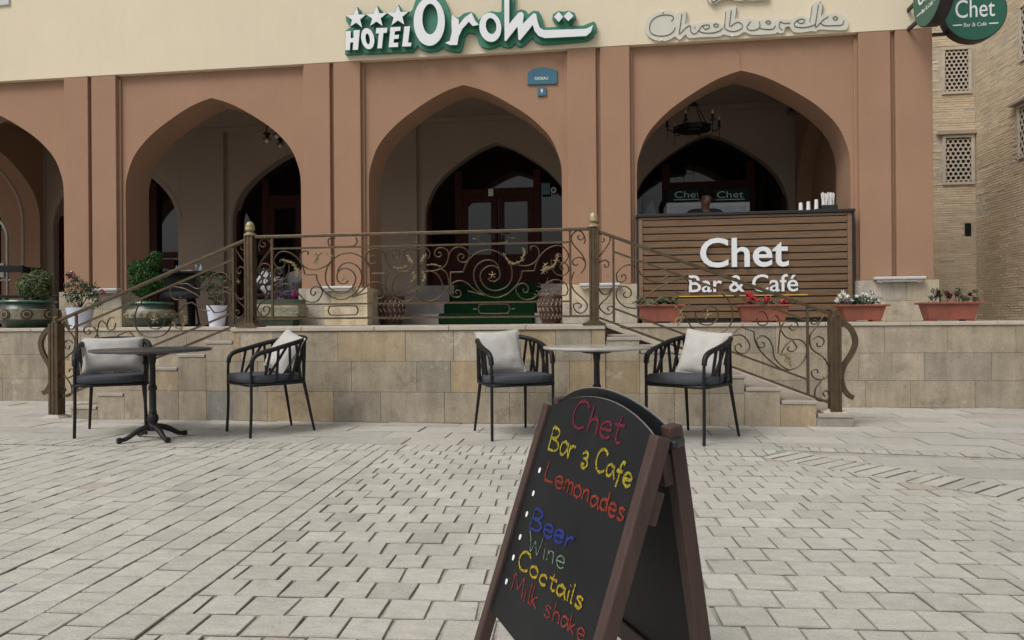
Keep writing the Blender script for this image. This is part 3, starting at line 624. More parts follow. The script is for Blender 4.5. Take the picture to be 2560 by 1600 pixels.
# pale neon sign
Z6 = zc(1580, 0, 4.3214)
ns = thing('neon_sign', 'pale script sign with thin dark tubing reading Cheburek above the right arch', 'sign', P(1860, 60, YF))
OUT = [(145, 330), (140, 270), (170, 190), (250, 140), (350, 118), (430, 122), (480, 150), (520, 125), (590, 122), (598, 250), (640, 262), (740, 245), (800, 235), (900, 235), (960, 258), (995, 255), (1008, 120), (1060, 90), (1132, 72), (1130, 190), (1200, 212), (1260, 200), (1370, 212), (1470, 195), (1560, 218), (1610, 200), (1700, 208), (1760, 190), (1850, 170), (1915, 195), (1945, 50), (2020, 20), (2067, 45), (2060, 160), (2200, 140), (2290, 180), (2330, 220), (2320, 315), (2200, 325), (2030, 318), (1985, 340), (1940, 335), (1840, 350), (1750, 345), (1705, 302), (1655, 305), (1640, 350), (1600, 358), (1565, 345), (1540, 365), (1300, 375), (1215, 345), (1140, 385), (1050, 385), (990, 372), (930, 395), (740, 402), (640, 412), (600, 400), (577, 372), (530, 420), (500, 425), (465, 395), (400, 430), (320, 445), (230, 425), (170, 380)]
b = MB(); b.prism([P(*Z6(p.x, p.y), YF-.032) for p in spline([(x, y, 0) for x, y in OUT], 3, True)], (0, .027, 0)); b.build('backing', M['neon_back'], ns)
b = MB()
TUB = [([(425, 230), (448, 195), (430, 170), (380, 160), (290, 170), (215, 220), (188, 300), (210, 360), (290, 388), (380, 380), (440, 345), (467, 295)], 0), ([(538, 150), (524, 260), (510, 365), (560, 318), (610, 280), (632, 290), (637, 345), (680, 365), (725, 325)], 0), ([(765, 290), (790, 315), (830, 300), (835, 275), (800, 268), (750, 285), (725, 325), (760, 352), (860, 355), (940, 335), (980, 300)], 0), ([(880, 273), (908, 255), (935, 273), (908, 292)], 1), ([(1072, 110), (1062, 200), (1055, 285), (1130, 240), (1185, 260), (1185, 305), (1110, 338), (1040, 330), (1000, 300), (1000, 260)], 0), ([(1280, 230), (1240, 290), (1270, 325), (1340, 320), (1380, 290), (1378, 235)], 0), ([(1380, 305), (1440, 315), (1520, 312), (1550, 275)], 0), ([(1445, 240), (1472, 222), (1498, 240), (1472, 258)], 1), ([(1625, 325), (1590, 290), (1600, 235), (1640, 250), (1710, 245)], 0), ([(1655, 300), (1690, 290), (1710, 300)], 0), ([(1785, 225), (1810, 250), (1850, 245), (1865, 215), (1820, 205), (1760, 240), (1760, 285), (1850, 297), (1940, 280), (1980, 260)], 0), ([(2015, 50), (1995, 170), (1980, 290), (2030, 250), (2070, 210), (2120, 180)], 0), ([(2035, 250), (2080, 275), (2180, 275), (2265, 268), (2290, 220)], 0), ([(2170, 195), (2195, 178), (2222, 195), (2195, 215)], 1), ([(590, 130), (578, 255)], 0), ([(1012, 125), (1000, 258)], 0), ([(1130, 80), (1117, 200)], 0), ([(1945, 60), (1920, 235)], 0), ([(2062, 50), (2045, 170)], 0), ([(680, 282), (678, 312)], 0)]
for pts, cl in TUB: b.tube(spline([P(*Z6(x, y), YF-.036) for x, y in pts], 4, bool(cl)), .0048 if len(pts) > 2 else .003, 5, closed=bool(cl))
b.build('tubing', M['neon_tube'], ns)
b = MB()
for x, y in ((320, 432), (1085, 388), (2030, 8), (330, 128)): b.ball(P(*Z6(x, y), YF-.036), .014, 8)
b.build('fixing_cap', M['paper'], ns)
ns2 = thing('neon_sign', 'lower edge of a pale sign above the Cheburek script sign', 'sign', P(1860, -20, YF))
b = MB(); b.prism(onY(Z6, [(780, -150), (1480, -150), (1480, -8), (1290, 3), (1240, -6), (1180, 6), (1110, 3), (1080, -15), (960, -3), (925, 20), (875, 45), (845, 25), (815, -5)], YF-.05), (0, .045, 0)); b.build('backing', M['neon_back'], ns2)
b = MB(); b.tube(spline([P(*Z6(x, y), YF-.056) for x, y in ((860, -60), (862, 10), (876, 28), (900, 8), (1000, -40), (1200, -30), (1400, -60))], 4), .006, 5); b.build('tubing', M['neon_tube'], ns2)
# street-name and number plates
Z8 = zc(1300, 140, 12.6); yq = YP-.022
pl = thing('street_plate', 'blue arched street name plate on the brown wall right of the middle arch', 'sign', P(1355, 190, YP))
b = MB(); b.prism(onY(Z8, [(245, 500), (330, 445), (430, 400), (540, 370), (650, 352), (740, 350), (850, 362), (960, 390), (1070, 425), (1170, 462), (1168, 875), (232, 905)], yq), (0, .02, 0)); b.build('plate', M['blue'], pl, bevel=.004)
b = MB(); text_on(b, 'OIOEAU', P(*Z8(465, 755), yq), P(*Z8(885, 742), yq), .036, UZ, NY, .002, .01); b.build('lettering', M['paper'], pl)
pl = thing('number_plate', 'small blue house number plate with a white nine', 'sign', P(1355, 228, YP))
b = MB(); b.prism(onY(Z8, [(560, 975), (760, 960), (800, 985), (830, 1020), (828, 1245), (550, 1262)], yq), (0, .02, 0)); b.build('plate', M['blue'], pl, bevel=.004)
b = MB(); text_on(b, '9', P(*Z8(650, 1175), yq), P(*Z8(722, 1172), yq), .056, UZ, NY, .002, .02); b.build('lettering', M['paper'], pl)
# round hanging signs
def disc_sign(label, c, nrm, rad, th, arms):
    root = thing('hanging_sign', label, 'sign', c); n = Vector(nrm).normalized(); r = UZ.cross(n).normalized() ; N_ = 48
    ci = lambda q, off: [c+r*(q*math.cos(2*math.pi*k/N_))+UZ*(q*math.sin(2*math.pi*k/N_))+n*off for k in range(N_)]
    b = MB(); b.prism(ci(rad, th/2), n*(-th)); b.build('drum', M['black_plastic'], root, bevel=.006)
    for sg in (1, -1):
        b = MB(); b.prism(ci(rad*.965, sg*(th/2+.004)), n*(-sg*.0035)); fc = b.build('face', M['disc_green'], root)
        nn = n*sg; rr = UZ.cross(nn).normalized(); o = c+nn*(th/2+.0045)
        b = MB(); text_on(b, 'Chet', o+rr*(-.62*rad)-UZ*(.22*rad), o+rr*(.60*rad)-UZ*(.22*rad), .60*rad, UZ, nn, .004)
        b.build('lettering', M['white'], fc); b = MB(); text_on(b, 'Bar & Café', o+rr*(-.36*rad)-UZ*(.52*rad), o+rr*(.34*rad)-UZ*(.52*rad), .13*rad, UZ, nn, .004, -.004)
        b.build('lettering', M['white'], fc)
        for a, e in ((-.70, -.42), (.42, .70)): b = MB(); b.bar(o+rr*(a*rad)-UZ*(.45*rad)+nn*.002, o+rr*(e*rad)-UZ*(.45*rad)+nn*.002, .016*rad/.4, .004, nn); b.build('dash', M['white'], fc)
    for p, q in arms: b = MB(); b.bar(p, q, .03, .045); b.build('bracket', M['black_plastic'], root, bevel=.006)
c1 = P(2336, -22, 8.36)
disc_sign('dark round hanging sign cut off at the top, set edge-on to the brown corner', c1, (-1, -.02, 0), .365, .135,
          [(Vector((c1.x-.06, YF, P(2270, 18, 8.8).z)), Vector((c1.x-.06, 8.6, P(2270, 18, 8.8).z))), (Vector((c1.x-.06, YF, P(2270, 66, 8.8).z)), Vector((c1.x-.04, 8.5, P(2270, 66, 8.8).z)))])
c2 = P(2431, 33, 10.0)
disc_sign('bright green round sign facing the square beside the lattice windows', c2, (0, -1, 0), .385, .14,
          [(Vector((3.76, 10.03, c2.z-.24)), Vector((c2.x-.25, 10.03, c2.z-.24))), (Vector((3.76, 10.03, c2.z+.2)), Vector((c2.x-.25, 10.03, c2.z+.2)))])
s = MB(); s.box(3.715, 3.75, 9.49, 10.6, ZT-.6, 6.1); s.build('side_wall', M['cream'], hotel)
# tube lamps on the pier feet
LBL = ['white tube lamp on the pier foot behind the rose in its white pot', 'white tube lamp on the pier foot behind the middle railing', 'white tube lamp on the pier foot at the head of the right handrail', 'white tube lamp on the corner pier foot above the right-hand planters']
for (x0, x1, yc), lb in zip(((220, 296, 726), (802, 884, 720), (1449, 1551, 713), (2186, 2313, 697)), LBL):
    a, c = P(x0, yc, YF-.08), P(x1, yc, YF-.08); root = thing('tube_lamp', lb, 'lamp', ((a.x+c.x)/2, YF-.02, a.z-.03), 0, 'tube lamps on the pier feet')
    zc_ = ZBASE+.005 if False else a.z
    s = MB(); s.box(a.x, c.x, YF-.115, YF-.023, zc_-.012, zc_+.022); s.build('housing', M['white_paint'], root, bevel=.008)
    s = MB(); s.tube([(a.x+.03, YF-.075, zc_-.025), (c.x-.03, YF-.075, zc_-.025)], .014, 8); s.build('tube', M['white'], root)
    s = MB(); s.box(a.x+.05, a.x+.08, YF-.09, YF-.0215, zc_-.045, zc_-.013); s.build('clip', M['white_paint'], root); s = MB(); s.box(c.x-.08, c.x-.05, YF-.09, YF-.0215, zc_-.045, zc_-.013); s.build('clip', M['white_paint'], root)
s = thing('camera_box', 'small grey box high on the portico wall in the right arch', 'box', P(1975, 278, 11.6))
q0 = P(1967, 287, YB-.03); q1 = P(1983, 270, YB-.03); b = MB(); b.box(q0.x, q1.x, YB-.10, YB-.001, q0.z, q1.z); bb_ = b.build('housing', M['duct'], s, bevel=.01)
b = MB(); b.lathe([(.02, 0), (.02, .01)], (0, 0, 0), 12); b.v = [Matrix.Translation(Vector(((q0.x+q1.x)/2, YB-.10, (q0.z+q1.z)/2))) @ Matrix.Rotation(R(90), 4, 'X') @ p for p in b.v]; b.build('lens', M['black_plastic'], bb_)

# ------------------------------------------------------------------ railings
YR = 6.65; RR = .0070
Z7 = zc(1040, 540, 5.04)
MX = (P(1043, 690, YR).x)
def mir(p, m): return Vector((2*m-p.x, p.y, p.z))
HALF = [
 ([(435, 855), (435, 712)], 0), ([(435, 710), (595, 706)], 0),
 ([(595, 705), (625, 620), (690, 525), (785, 455), (900, 428), (1020, 450), (1130, 530), (1195, 630), (1212, 740), (1190, 830), (1120, 905), (1010, 940), (900, 915), (835, 845), (808, 760), (838, 685), (900, 637), (970, 627), (1030, 658), (1058, 720), (1045, 785), (995, 822), (935, 815), (905, 785)], 1),
 ([(1490, 690), (1336, 694)], 0), ([(1336, 694), (1318, 780), (1250, 890), (1150, 980), (1020, 1028), (900, 1003), (800, 930), (742, 825), (728, 720), (768, 622), (850, 565), (930, 556), (1005, 590), (1050, 665)], 1),
 ([(415, 490), (450, 430), (510, 395), (570, 392), (630, 420), (672, 485), (662, 540), (622, 580), (570, 580), (530, 550), (530, 505), (560, 480), (600, 490), (602, 520), (582, 537)], 1),
 ([(415, 490), (400, 560), (370, 620), (310, 665), (220, 690), (120, 680), (40, 600)], 1),
 ([(415, 490), (400, 440), (340, 400), (270, 410), (235, 460), (250, 505), (290, 517), (320, 492), (310, 460), (282, 462)], 1),
 ([(20, 420), (90, 398), (160, 430), (175, 490), (150, 540)], 1),
 ([(1090, 465), (1160, 555), (1250, 605), (1350, 628), (1440, 615), (1520, 560), (1552, 480), (1530, 400), (1480, 378), (1440, 395), (1450, 430)], 1),
 ([(1490, 690), (1525, 570), (1590, 470), (1680, 400), (1780, 370), (1860, 395), (1912, 465), (1916, 520), (1880, 570), (1830, 588), (1780, 568), (1758, 520), (1780, 480), (1830, 490), (1830, 515)], 1),
 ([(1880, 585), (1916, 640), (1920, 690), (1880, 738), (1820, 750), (1752, 720), (1712, 640), (1705, 545)], 1), ([(1872, 592), (1830, 608), (1815, 648), (1840, 675), (1862, 655)], 1),
 ([(1916, 930), (1890, 860), (1810, 810), (1720, 808), (1640, 860), (1560, 960), (1490, 1030), (1400, 1055), (1320, 1032), (1268, 960), (1260, 900), (1300, 860), (1360, 850), (1410, 890), (1412, 940), (1382, 965), (1352, 945), (1357, 915)], 1),
 ([(1916, 930), (1898, 985), (1860, 1002), (1790, 995)], 1),
 ([(860, 1000), (780, 955), (720, 915), (650, 850), (570, 815), (490, 830), (430, 882), (425, 950), (460, 1010), (520, 1025), (562, 1000), (560, 952), (520, 935), (498, 960), (515, 980)], 1),
 ([(650, 945), (760, 972), (860, 1000)], 1),
 ([(110, 705), (190, 695), (260, 730), (310, 800), (335, 870), (340, 940)], 1), ([(0, 930), (30, 1000), (90, 1050), (175, 1073), (280, 1035), (370, 960), (435, 860)], 1), ([(310, 665), (370, 700), (400, 760), (425, 870)], 1)]
ENDP = [([(2115, 350), (2132, 290), (2090, 205), (2030, 185), (1975, 230), (1955, 290), (1990, 370), (2080, 470), (2128, 560), (2132, 640), (2080, 725)], 1), ([(2120, 240), (2112, 275), (2080, 300), (2042, 285), (2042, 255), (2068, 245)], 1), ([(2130, 575), (2082, 525), (2012, 530), (1975, 570), (1985, 610), (2020, 622), (2042, 600)], 1), ([(1992, 700), (1957, 800), (1962, 880), (2010, 960), (2110, 1050), (2155, 1110), (2150, 1170), (2090, 1222), (2030, 1210), (1990, 1160), (1992, 1112), (2040, 1095), (2080, 1120), (2076, 1150), (2050, 1160)], 1)]
OVU = ([(800, 232), (782, 285), (820, 335), (920, 345), (1130, 332), (1165, 290), (1165, 245), (1130, 228), (1075, 232)], 1, 0); OVL = ([(785, 1170), (800, 1130), (835, 1112), (1130, 1110), (1165, 1130), (1182, 1168), (1165, 1210), (1130, 1228), (835, 1228), (800, 1212)], 1, 1)
def leafblob(b, c, r, ang, ln=1.7):
    ca, sa = math.cos(ang), math.sin(ang); pts = []
    for k in range(7):
        t = k/6*2-1; pts.append(Vector((c.x+ca*t*r*ln, c.y, c.z+sa*t*r*ln)))
    b.tube(pts, [max(.0015, r*.62*(1-(k/3-1)**2)) for k in range(7)], 7, flat=.45)
def lb1(rt_, c, r, a):
    b = MB(); leafblob(b, c, r, a); b.build('leaf_ornament', M['gilt'], rt_, smooth=50)
def flower(rt_, c, r, n=5):
    b = MB()
    for k in range(n):
        a = 2*math.pi*k/n+.4; leafblob(b, c+Vector((math.cos(a)*r*.6, random.uniform(-.01, .01), math.sin(a)*r*.6)), r*.42, a+random.uniform(-.4, .4), 1.2)
    b.ball(c+Vector((0, -.012, 0)), r*.28, 8); b.build('iron_flower', M['gilt'], rt_, smooth=50)
def acanthus(rt_, p0, p1, r, n=6, bend=.25):
    b = MB()
    d = p1-p0; nrm = Vector((-d.z, 0, d.x)); pts = spline([p0, (p0+p1)/2+nrm*bend, p1], 6)
    b.tube(pts, [r*.3+r*.35*math.sin(math.pi*i/(len(pts)-1)) for i in range(len(pts))], 6, flat=.5)
    for k in range(n):
        q = pts[min(len(pts)-1, int((k+.8)/n*(len(pts)-1)))]; a = math.atan2(d.z, d.x)
        for sg in (1, -1): leafblob(b, q+Vector((0, -.006, 0)), r*random.uniform(.5, .8), a+sg*random.uniform(.5, 1.0), 1.7)
    b.build('acanthus_leaf', M['gilt'], rt_, smooth=50)
def post(b, x, z0, z1, wd, y=YR):                        # square newel with a sunk middle panel on each visible face
    b.box(x-wd*.27, x+wd*.27, y-wd/2+.005, y+wd/2-.005, z0, z1-.001)
    for sg in (-1, 1):
        p, q = sorted((x+sg*wd*.27+sg*.0005, x+sg*wd/2)); b.box(p, q, y-wd/2, y+wd/2, z0, z1)
    b.box(x-wd*.10, x+wd*.10, y-wd/2-.001, y-wd/2+.0045, z0, z1-.002)
def finial(root, x, z, y=YR, r=.044, ball=True):
    b = MB(); b.lathe([(r*1.35, 0), (r*1.35, .012), (r*.7, .03), (r*.55, .04), (r*1.0, .052), (r*1.05, .075), (r*.98, .082), (r*1.02, .088), (r*.85, .115), (r*.45, .135), (.002, .14)] if ball else [(r*1.2, 0), (r*1.2, .02), (r*.8, .03), (r*.85, .06), (r*.5, .075), (.002, .08)], (x, y, z), 20)
    return b.build('finial', M['gilt'] if ball else M['bronze'], root, smooth=40)
XPL, XPR = -3.46, -.118
cr = thing('railing', 'middle stretch of ornate bronze railing with scrolls between the two tall ball-topped posts', 'railing', ((XPL+XPR)/2, YR, TZ))
RZ = [1.785, 1.668, 1.122, .985]
b = MB()
z_at = lambda px: None
xe = P(1426, 700, YR).x; xe2 = 2*MX-xe
b.box(XPL+.045, XPR-.045, YR-.02, YR+.02, RZ[0]-.014, RZ[0]+.014); b.build('handrail', M['bronze'], cr, bevel=.005)
b = MB(); b.box(xe2, xe, YR-.010, YR+.010, RZ[1]-.008, RZ[1]+.008); b.box(xe2, xe, YR-.010, YR+.010, RZ[2]-.008, RZ[2]+.008); b.box(XPL+.045, XPR-.045, YR-.010, YR+.010, RZ[3]-.009, RZ[3]+.009)
for x in (xe, xe2): b.box(x-.011, x+.011, YR-.0105, YR+.0105, RZ[3]+.0095, RZ[0]-.0145)
b.box(MX-.006, MX+.006, YR-.008, YR+.008, RZ[1]+.009, RZ[0]-.0145)
b.build('rail_bars', M['bronze'], cr)
b = MB(); g = MB()
for sgn in (0, 1):
    T = (lambda p: p) if not sgn else (lambda p: mir(p, MX))
    q = lambda x, y: T(P(*Z7(x, y), YR))
    for pts, sm in HALF+ENDP:
        w3 = [q(*p) for p in pts]; w3 = spline(w3, 5) if sm else w3
        b.tube(w3, RR, 6)
    for pts, sm, cl in (OVU, OVL): b.tube(spline([q(*p) for p in pts], 5, bool(cl)), RR*.95, 6, closed=bool(cl))
    for x, y, a in ((735, 287, 0), (1222, 278, .1), (742, 1172, 0), (1225, 1170, 0)): lb1(cr, q(x, y), .012, a)
    flower(cr, q(965, 745), .036); acanthus(cr, q(1100, 465), q(1370, 545), .02, 6, -.35); acanthus(cr, q(1350, 400), q(1330, 540), .02, 4, .2)
    acanthus(cr, q(1800, 480), q(1580, 690), .026, 6, .2); acanthus(cr, q(1620, 600), q(1600, 710), .03, 4); acanthus(cr, q(60, 590), q(130, 490), .022, 4, .1); acanthus(cr, q(130, 620), q(320, 640), .014, 4, .1)
    acanthus(cr, q(70, 690), q(90, 830), .02, 4); lb1(cr, q(2040, 740), .018, 1.57)
b.build('scrollwork', M['bronze'], cr, smooth=60)
for x in (XPL, XPR):
    b = MB(); post(b, x, TZ+.006, 1.80, .088); po = b.build('post', M['bronze'], cr, bevel=.002); finial(po, x, 1.80)
    b = MB(); b.lathe([(.15, 0), (.15, .008), (.075, .035), (.062, .04)], (x, YR, TZ+.001), 4); b.build('base_plate', M['bronze'], po)
Z9 = zc(1460, 540, 2.907)
XN = 1.978
RS = [
 ([(110, 130), (170, 135), (190, 160), (180, 200), (130, 270), (105, 300)]), ([(130, 190), (147, 178), (140, 158)]), ([(108, 340), (150, 320), (180, 340), (176, 365), (155, 370), (148, 352)]), ([(205, 520), (165, 568), (130, 560), (106, 520), (110, 490)]), ([(205, 530), (172, 590), (130, 630), (112, 660), (130, 690), (170, 714), (205, 700), (212, 670), (195, 655), (170, 670), (185, 690)]),
 ([(235, 420), (270, 378), (320, 355), (380, 372), (430, 440), (520, 480), (600, 440), (640, 436), (720, 440)]), ([(235, 420), (242, 470), (270, 480), (302, 460), (300, 430), (275, 428), (275, 448)]), ([(380, 672), (300, 660), (245, 610), (235, 560), (260, 520), (300, 512), (340, 540), (338, 580), (305, 592), (285, 572), (300, 552)]), ([(380, 672), (440, 600), (500, 545), (580, 500), (650, 470), (740, 455)]),
 ([(570, 585), (520, 620), (480, 650), (420, 655)]), ([(570, 585), (640, 610), (700, 680), (740, 740), (780, 805), (830, 845), (920, 860), (1010, 842), (1068, 780), (1078, 700), (1055, 620), (1000, 560)]), ([(808, 700), (822, 760), (870, 790), (930, 785), (972, 740), (965, 680), (925, 655), (880, 668), (868, 710)]), ([(660, 540), (690, 562), (740, 545), (762, 485), (740, 460)]),
 ([(1080, 870), (1150, 868), (1202, 930), (1190, 980), (1150, 1000), (1104, 980), (1100, 945), (1130, 930), (1147, 955)]),
 ([(1240, 900), (1270, 965), (1350, 1050), (1430, 1108), (1490, 1120), (1562, 1090), (1608, 1030), (1618, 960), (1590, 912), (1530, 897), (1470, 935), (1425, 1010)]), ([(1245, 900), (1290, 870), (1340, 892), (1370, 950), (1385, 1030), (1440, 1092), (1490, 1118)]), ([(1250, 905), (1270, 950), (1300, 955), (1312, 930), (1290, 915)]),
 ([(1410, 1000), (1418, 900), (1428, 820), (1465, 768), (1540, 772), (1552, 808), (1515, 830), (1490, 808), (1512, 790)]), ([(1430, 830), (1470, 882), (1530, 900)]), ([(1515, 905), (1545, 955), (1515, 985), (1480, 972), (1490, 945)]), ([(1255, 740), (1270, 788), (1320, 790), (1337, 755), (1310, 700), (1270, 695)]), ([(1337, 755), (1380, 720), (1410, 740), (1425, 800)]),
 ([(1745, 720), (1700, 790), (1652, 850), (1640, 905), (1660, 970), (1740, 1030), (1778, 1100), (1772, 1160), (1720, 1190), (1665, 1170), (1655, 1130), (1690, 1115), (1702, 1140)]), ([(1660, 900), (1700, 875), (1742, 900), (1732, 940), (1700, 947), (1690, 922)]), ([(1745, 1170), (1685, 1250), (1680, 1320), (1720, 1346), (1770, 1330), (1782, 1290), (1755, 1270), (1735, 1290), (1752, 1312)]), ([(1640, 755), (1660, 785), (1690, 780), (1692, 755), (1668, 755)])]
RSL = [[(1085, 855), (1135, 805)], [(1135, 805), (1235, 840)], [(1235, 840), (1240, 900)], [(1640, 870), (1650, 850)]]
VOL = [(1855, 765), (1920, 800), (1960, 860), (1970, 930), (1940, 1005), (1890, 1085), (1868, 1170), (1885, 1250), (1920, 1300), (1958, 1322)]
def stair_rail(left, label):
    cr = thing('railing', label, 'railing', ((XPL-1.05) if left else (XPR+1.05), YR, TZ/2))
    mm = (XPL+XPR)/2; T = (lambda p: mir(p, mm)) if left else (lambda p: p)
    top = lambda x: 1.785-(x-XPR)*(1.785-.985)/(XN-XPR)
    v = lambda x, dz: T(Vector((x, YR, top(x)-dz)))
    b = MB(); b.bar(v(XPR+.045, .01), v(XN-.03, .01), .04, .028); b.build('handrail', M['bronze'], cr, bevel=.005)
    b = MB(); xa, xb = P(1534, 700, YR).x, P(2019, 850, YR).x
    b.bar(v(xa, .145), v(xb, .145), .018, .018); b.bar(v(xa, .665), v(xb, .665), .018, .018); b.bar(v(XPR+.046, .80), v(XN-.046, .80), .02, .02)
    for x in (xa, xb): b.bar(v(x, .80-.011), v(x, .026), .022, .021, Vector((1, 0, 0)))
    b.build('rail_bars', M['bronze'], cr)
    b = MB(); g = MB(); q = lambda x, y: T(P(*Z9(x, y), YR))
    for pts in RS: b.tube(spline([q(*p) for p in pts], 5), RR, 6)
    for pts in RSL: b.tube([q(*p) for p in pts], RR, 6)
    b.build('scrollwork', M['bronze'], cr, smooth=60)
    flower(cr, q(900, 720), .045); flower(cr, q(172, 435), .024); flower(cr, q(1712, 1030), .026); acanthus(cr, q(660, 650), q(680, 800), .024, 5, .3); acanthus(cr, q(1420, 1000), q(1500, 1090), .028, 5); acanthus(cr, q(1440, 990), q(1460, 1060), .02, 3); acanthus(cr, q(650, 790), q(735, 740), .02, 4)
    b = MB(); vp = spline([q(*p) for p in VOL], 6); k = len(vp)
    for i in range(k-1):
        t = i/(k-1); b.bar(vp[i], vp[i+1]+(vp[i+1]-vp[i])*.12, .045, .034-.016*t, Vector((0, 1, 0)))
    b.build('volute', M['bronze'], cr)
    xn = T(Vector((XN, YR, 0))).x; z0 = .001 if left else TZ/8+.001
    b = MB(); post(b, xn, z0+.006, .955, .094 if not left else .105); po = b.build('post', M['bronze'], cr, bevel=.002); finial(po, xn, .955, ball=False, r=.038)
    b = MB(); b.lathe([(.15, 0), (.15, .006), (.08, .03), (.066, .035)], (xn, YR+(.0 if left else .05), z0), 4); b.build('base_plate', M['cap'], po)
stair_rail(True, 'ornate bronze handrail sloping down to the left with a bowed newel post')
stair_rail(False, 'ornate bronze handrail sloping down to the right across the slatted bar counter')

# ------------------------------------------------------------------ chairs, tables, cushions
def make_chair(label):
    t = thing('armchair', label, 'chair', (0, 0, 0), 0, 'black armchairs at the bistro tables')
    w_, f_ = .262, -.25
    for s in (-1, 1):
        b = MB(); b.tube(spline([(s*(w_+.004), f_-.012, 0), (s*w_, f_, .25), (s*w_, f_, .50), (s*w_, f_+.003, .60)], 4), .0125, 8); b.build('leg', M['black'], t, smooth=60, local=True)
        b = MB(); b.tube([(s*.235, .315, 0), (s*.205, .235, .43)], [.011, .015], 8); b.build('leg', M['black'], t, smooth=60, local=True)
    hp = [(-w_, f_+.003, .60), (-w_-.002, f_+.018, .655), (-w_-.006, f_+.065, .692), (-w_-.012, -.06, .725), (-w_-.008, .08, .762), (-w_+.03, .20, .79), (-w_+.11, .275, .808), (0, .305, .815)]
    hp = hp+[(-x, y, z) for x, y, z in hp[-2::-1]]; rail = spline(hp, 6)
    b = MB(); b.tube(rail, .020, 8, flat=1.1); b.build('arm_rail', M['black'], t, smooth=60, local=True)
    sf = [(-.255, -.255, .435), (0, -.262, .435), (.255, -.255, .435), (.262, -.1, .435), (.25, .1, .435), (.205, .235, .435), (0, .262, .435), (-.205, .235, .435), (-.25, .1, .435), (-.262, -.1, .435)]
    fr = spline(sf, 4, True); b = MB(); b.tube(fr, .014, 8, closed=True)
    b.prism([(x*.98, y*.98, .446) for x, y, z in fr], (0, 0, -.012))
    b.build('seat_frame', M['black'], t, smooth=40, local=True)
    # leaning straps between rail and frame
    def fr_at(u):                                        # u in 0..1 from front left round the back to front right
        pth = spline([sf[i] for i in (0, 9, 8, 7, 6, 5, 4, 3, 2)], 6); x = u*(len(pth)-1); i = min(int(x), len(pth)-2); return pth[i].lerp(pth[i+1], x-i)
    def rl_at(u): x = u*(len(rail)-1); i = min(int(x), len(rail)-2); return rail[i].lerp(rail[i+1], x-i)
    b = MB()
    for uf, ur in ((.09, .20), (.09, .275), (.165, .235), (.245, .285), (.245, .355), (.33, .32), (.40, .375), (.40, .445), (.5, .46), (.5, .54), (.60, .555), (.60, .625), (.67, .68), (.755, .645), (.755, .715), (.835, .765), (.91, .725), (.91, .80)):
        b.bar(fr_at(uf), rl_at(ur), .017, .019, Vector((0, 1, 0)) if .35 < uf < .65 else Vector((1, 0, 0)))
    b.build('slats', M['black'], t, local=True)
    cu = [(-.245, -.25), (.245, -.25), (.235, .09), (.185, .215), (-.185, .215), (-.235, .09)]
    cu = [(p.x, p.y) for p in spline([(*p, 0) for p in cu], 4, True)]
    b = MB(); n = len(cu); lv = [(.98, .448), (1.02, .453), (1.02, .502), (.99, .511), (.7, .515)]
    vs_ = [(x*k, y*k, z) for k, z in lv for x, y in cu]; fs = [(a*n+i, a*n+(i+1) % n, (a+1)*n+(i+1) % n, (a+1)*n+i) for a in range(len(lv)-1) for i in range(n)]+[tuple(range(n-1, -1, -1)), tuple((len(lv)-1)*n+i for i in range(n))]
    b.add(vs_, fs); b.build('seat_cushion', M['seat'], t, smooth=70, local=True)
    return t
def face(d): return math.atan2(d[1], d[0])+math.pi/2     # local -Y looks along d
A1 = make_chair('black armchair half hidden behind the dark round table at far left')
CH_ = [((-4.29, 5.80), (.50, -.86), None), ((-2.93, 5.93), (-.66, -.75), 'black armchair right of the dark table, turned toward it in front of the terrace wall'), ((-.79, 5.95), (.46, -.89), 'black armchair left of the marble-topped table with an upright cushion'), ((.665, 5.90), (-.62, -.78), 'black armchair right of the marble-topped table in front of the right stairs')]
chairs = []
for k, (xy, d, lb) in enumerate(CH_):
    if k == 0: A1.location = (*xy, 0); A1.rotation_euler = (0, 0, face(d)); chairs.append(A1)
    else: chairs.append(dup(A1, (*xy, 0), face(d), lb))
def pillow(name, label, M4, w_, h_, t_, seed, col='linen'):
    n = 18; vs_ = []; fs = []
    for sd_ in (1, -1):
        for j in range(n+1):
            for i in range(n+1):
                u, v = i/n*2-1, j/n*2-1; e = (1-abs(u)**2.6)*(1-abs(v)**2.6)
                px = u*(1-.075*(1-v*v)*abs(u)**3); pv = v*(1-.075*(1-u*u)*abs(v)**3)
                wr = noise.noise(Vector((u*2.2+seed, v*2.2, sd_)))*.22+noise.noise(Vector((u*5+v*3+seed, v*1.6, sd_+4)))*.13+noise.noise(Vector((u*2-v*6+seed, u*7, sd_+9)))*.05
                vs_.append(M4 @ Vector((px*w_/2, -sd_*(t_/2)*(e**.55)*(1+wr*min(1, e*3)), pv*h_/2)))
    N1 = (n+1)*(n+1)
    for sd_ in (0, 1):
        for j in range(n):
            for i in range(n):
                q = [sd_*N1+j*(n+1)+i, sd_*N1+j*(n+1)+i+1, sd_*N1+(j+1)*(n+1)+i+1, sd_*N1+(j+1)*(n+1)+i]
                fs.append(q if sd_ == 0 else q[::-1])
    loc = M4.translation; root = thing(name, label, 'cushion', loc, 0, 'pale cushions on the armchairs' if col == 'linen' else None)
    b = MB(); b.add(vs_, fs); b.build('cover', M[col], root, smooth=80)
    ed = [(-1, -1), (1, -1), (1, 1), (-1, 1)]; pts = []
    for k in range(4):
        a, c = ed[k], ed[(k+1) % 4]
        for i in range(8):
            u, v = a[0]+(c[0]-a[0])*i/8, a[1]+(c[1]-a[1])*i/8; px = u*(1-.075*(1-v*v)*abs(u)**3); pv = v*(1-.075*(1-u*u)*abs(v)**3); pts.append(M4 @ Vector((px*w_/2, 0, pv*h_/2)))
    b = MB(); b.tube(pts, .004, 5, closed=True); b.build('piping', M[col], root, smooth=80)
    return root
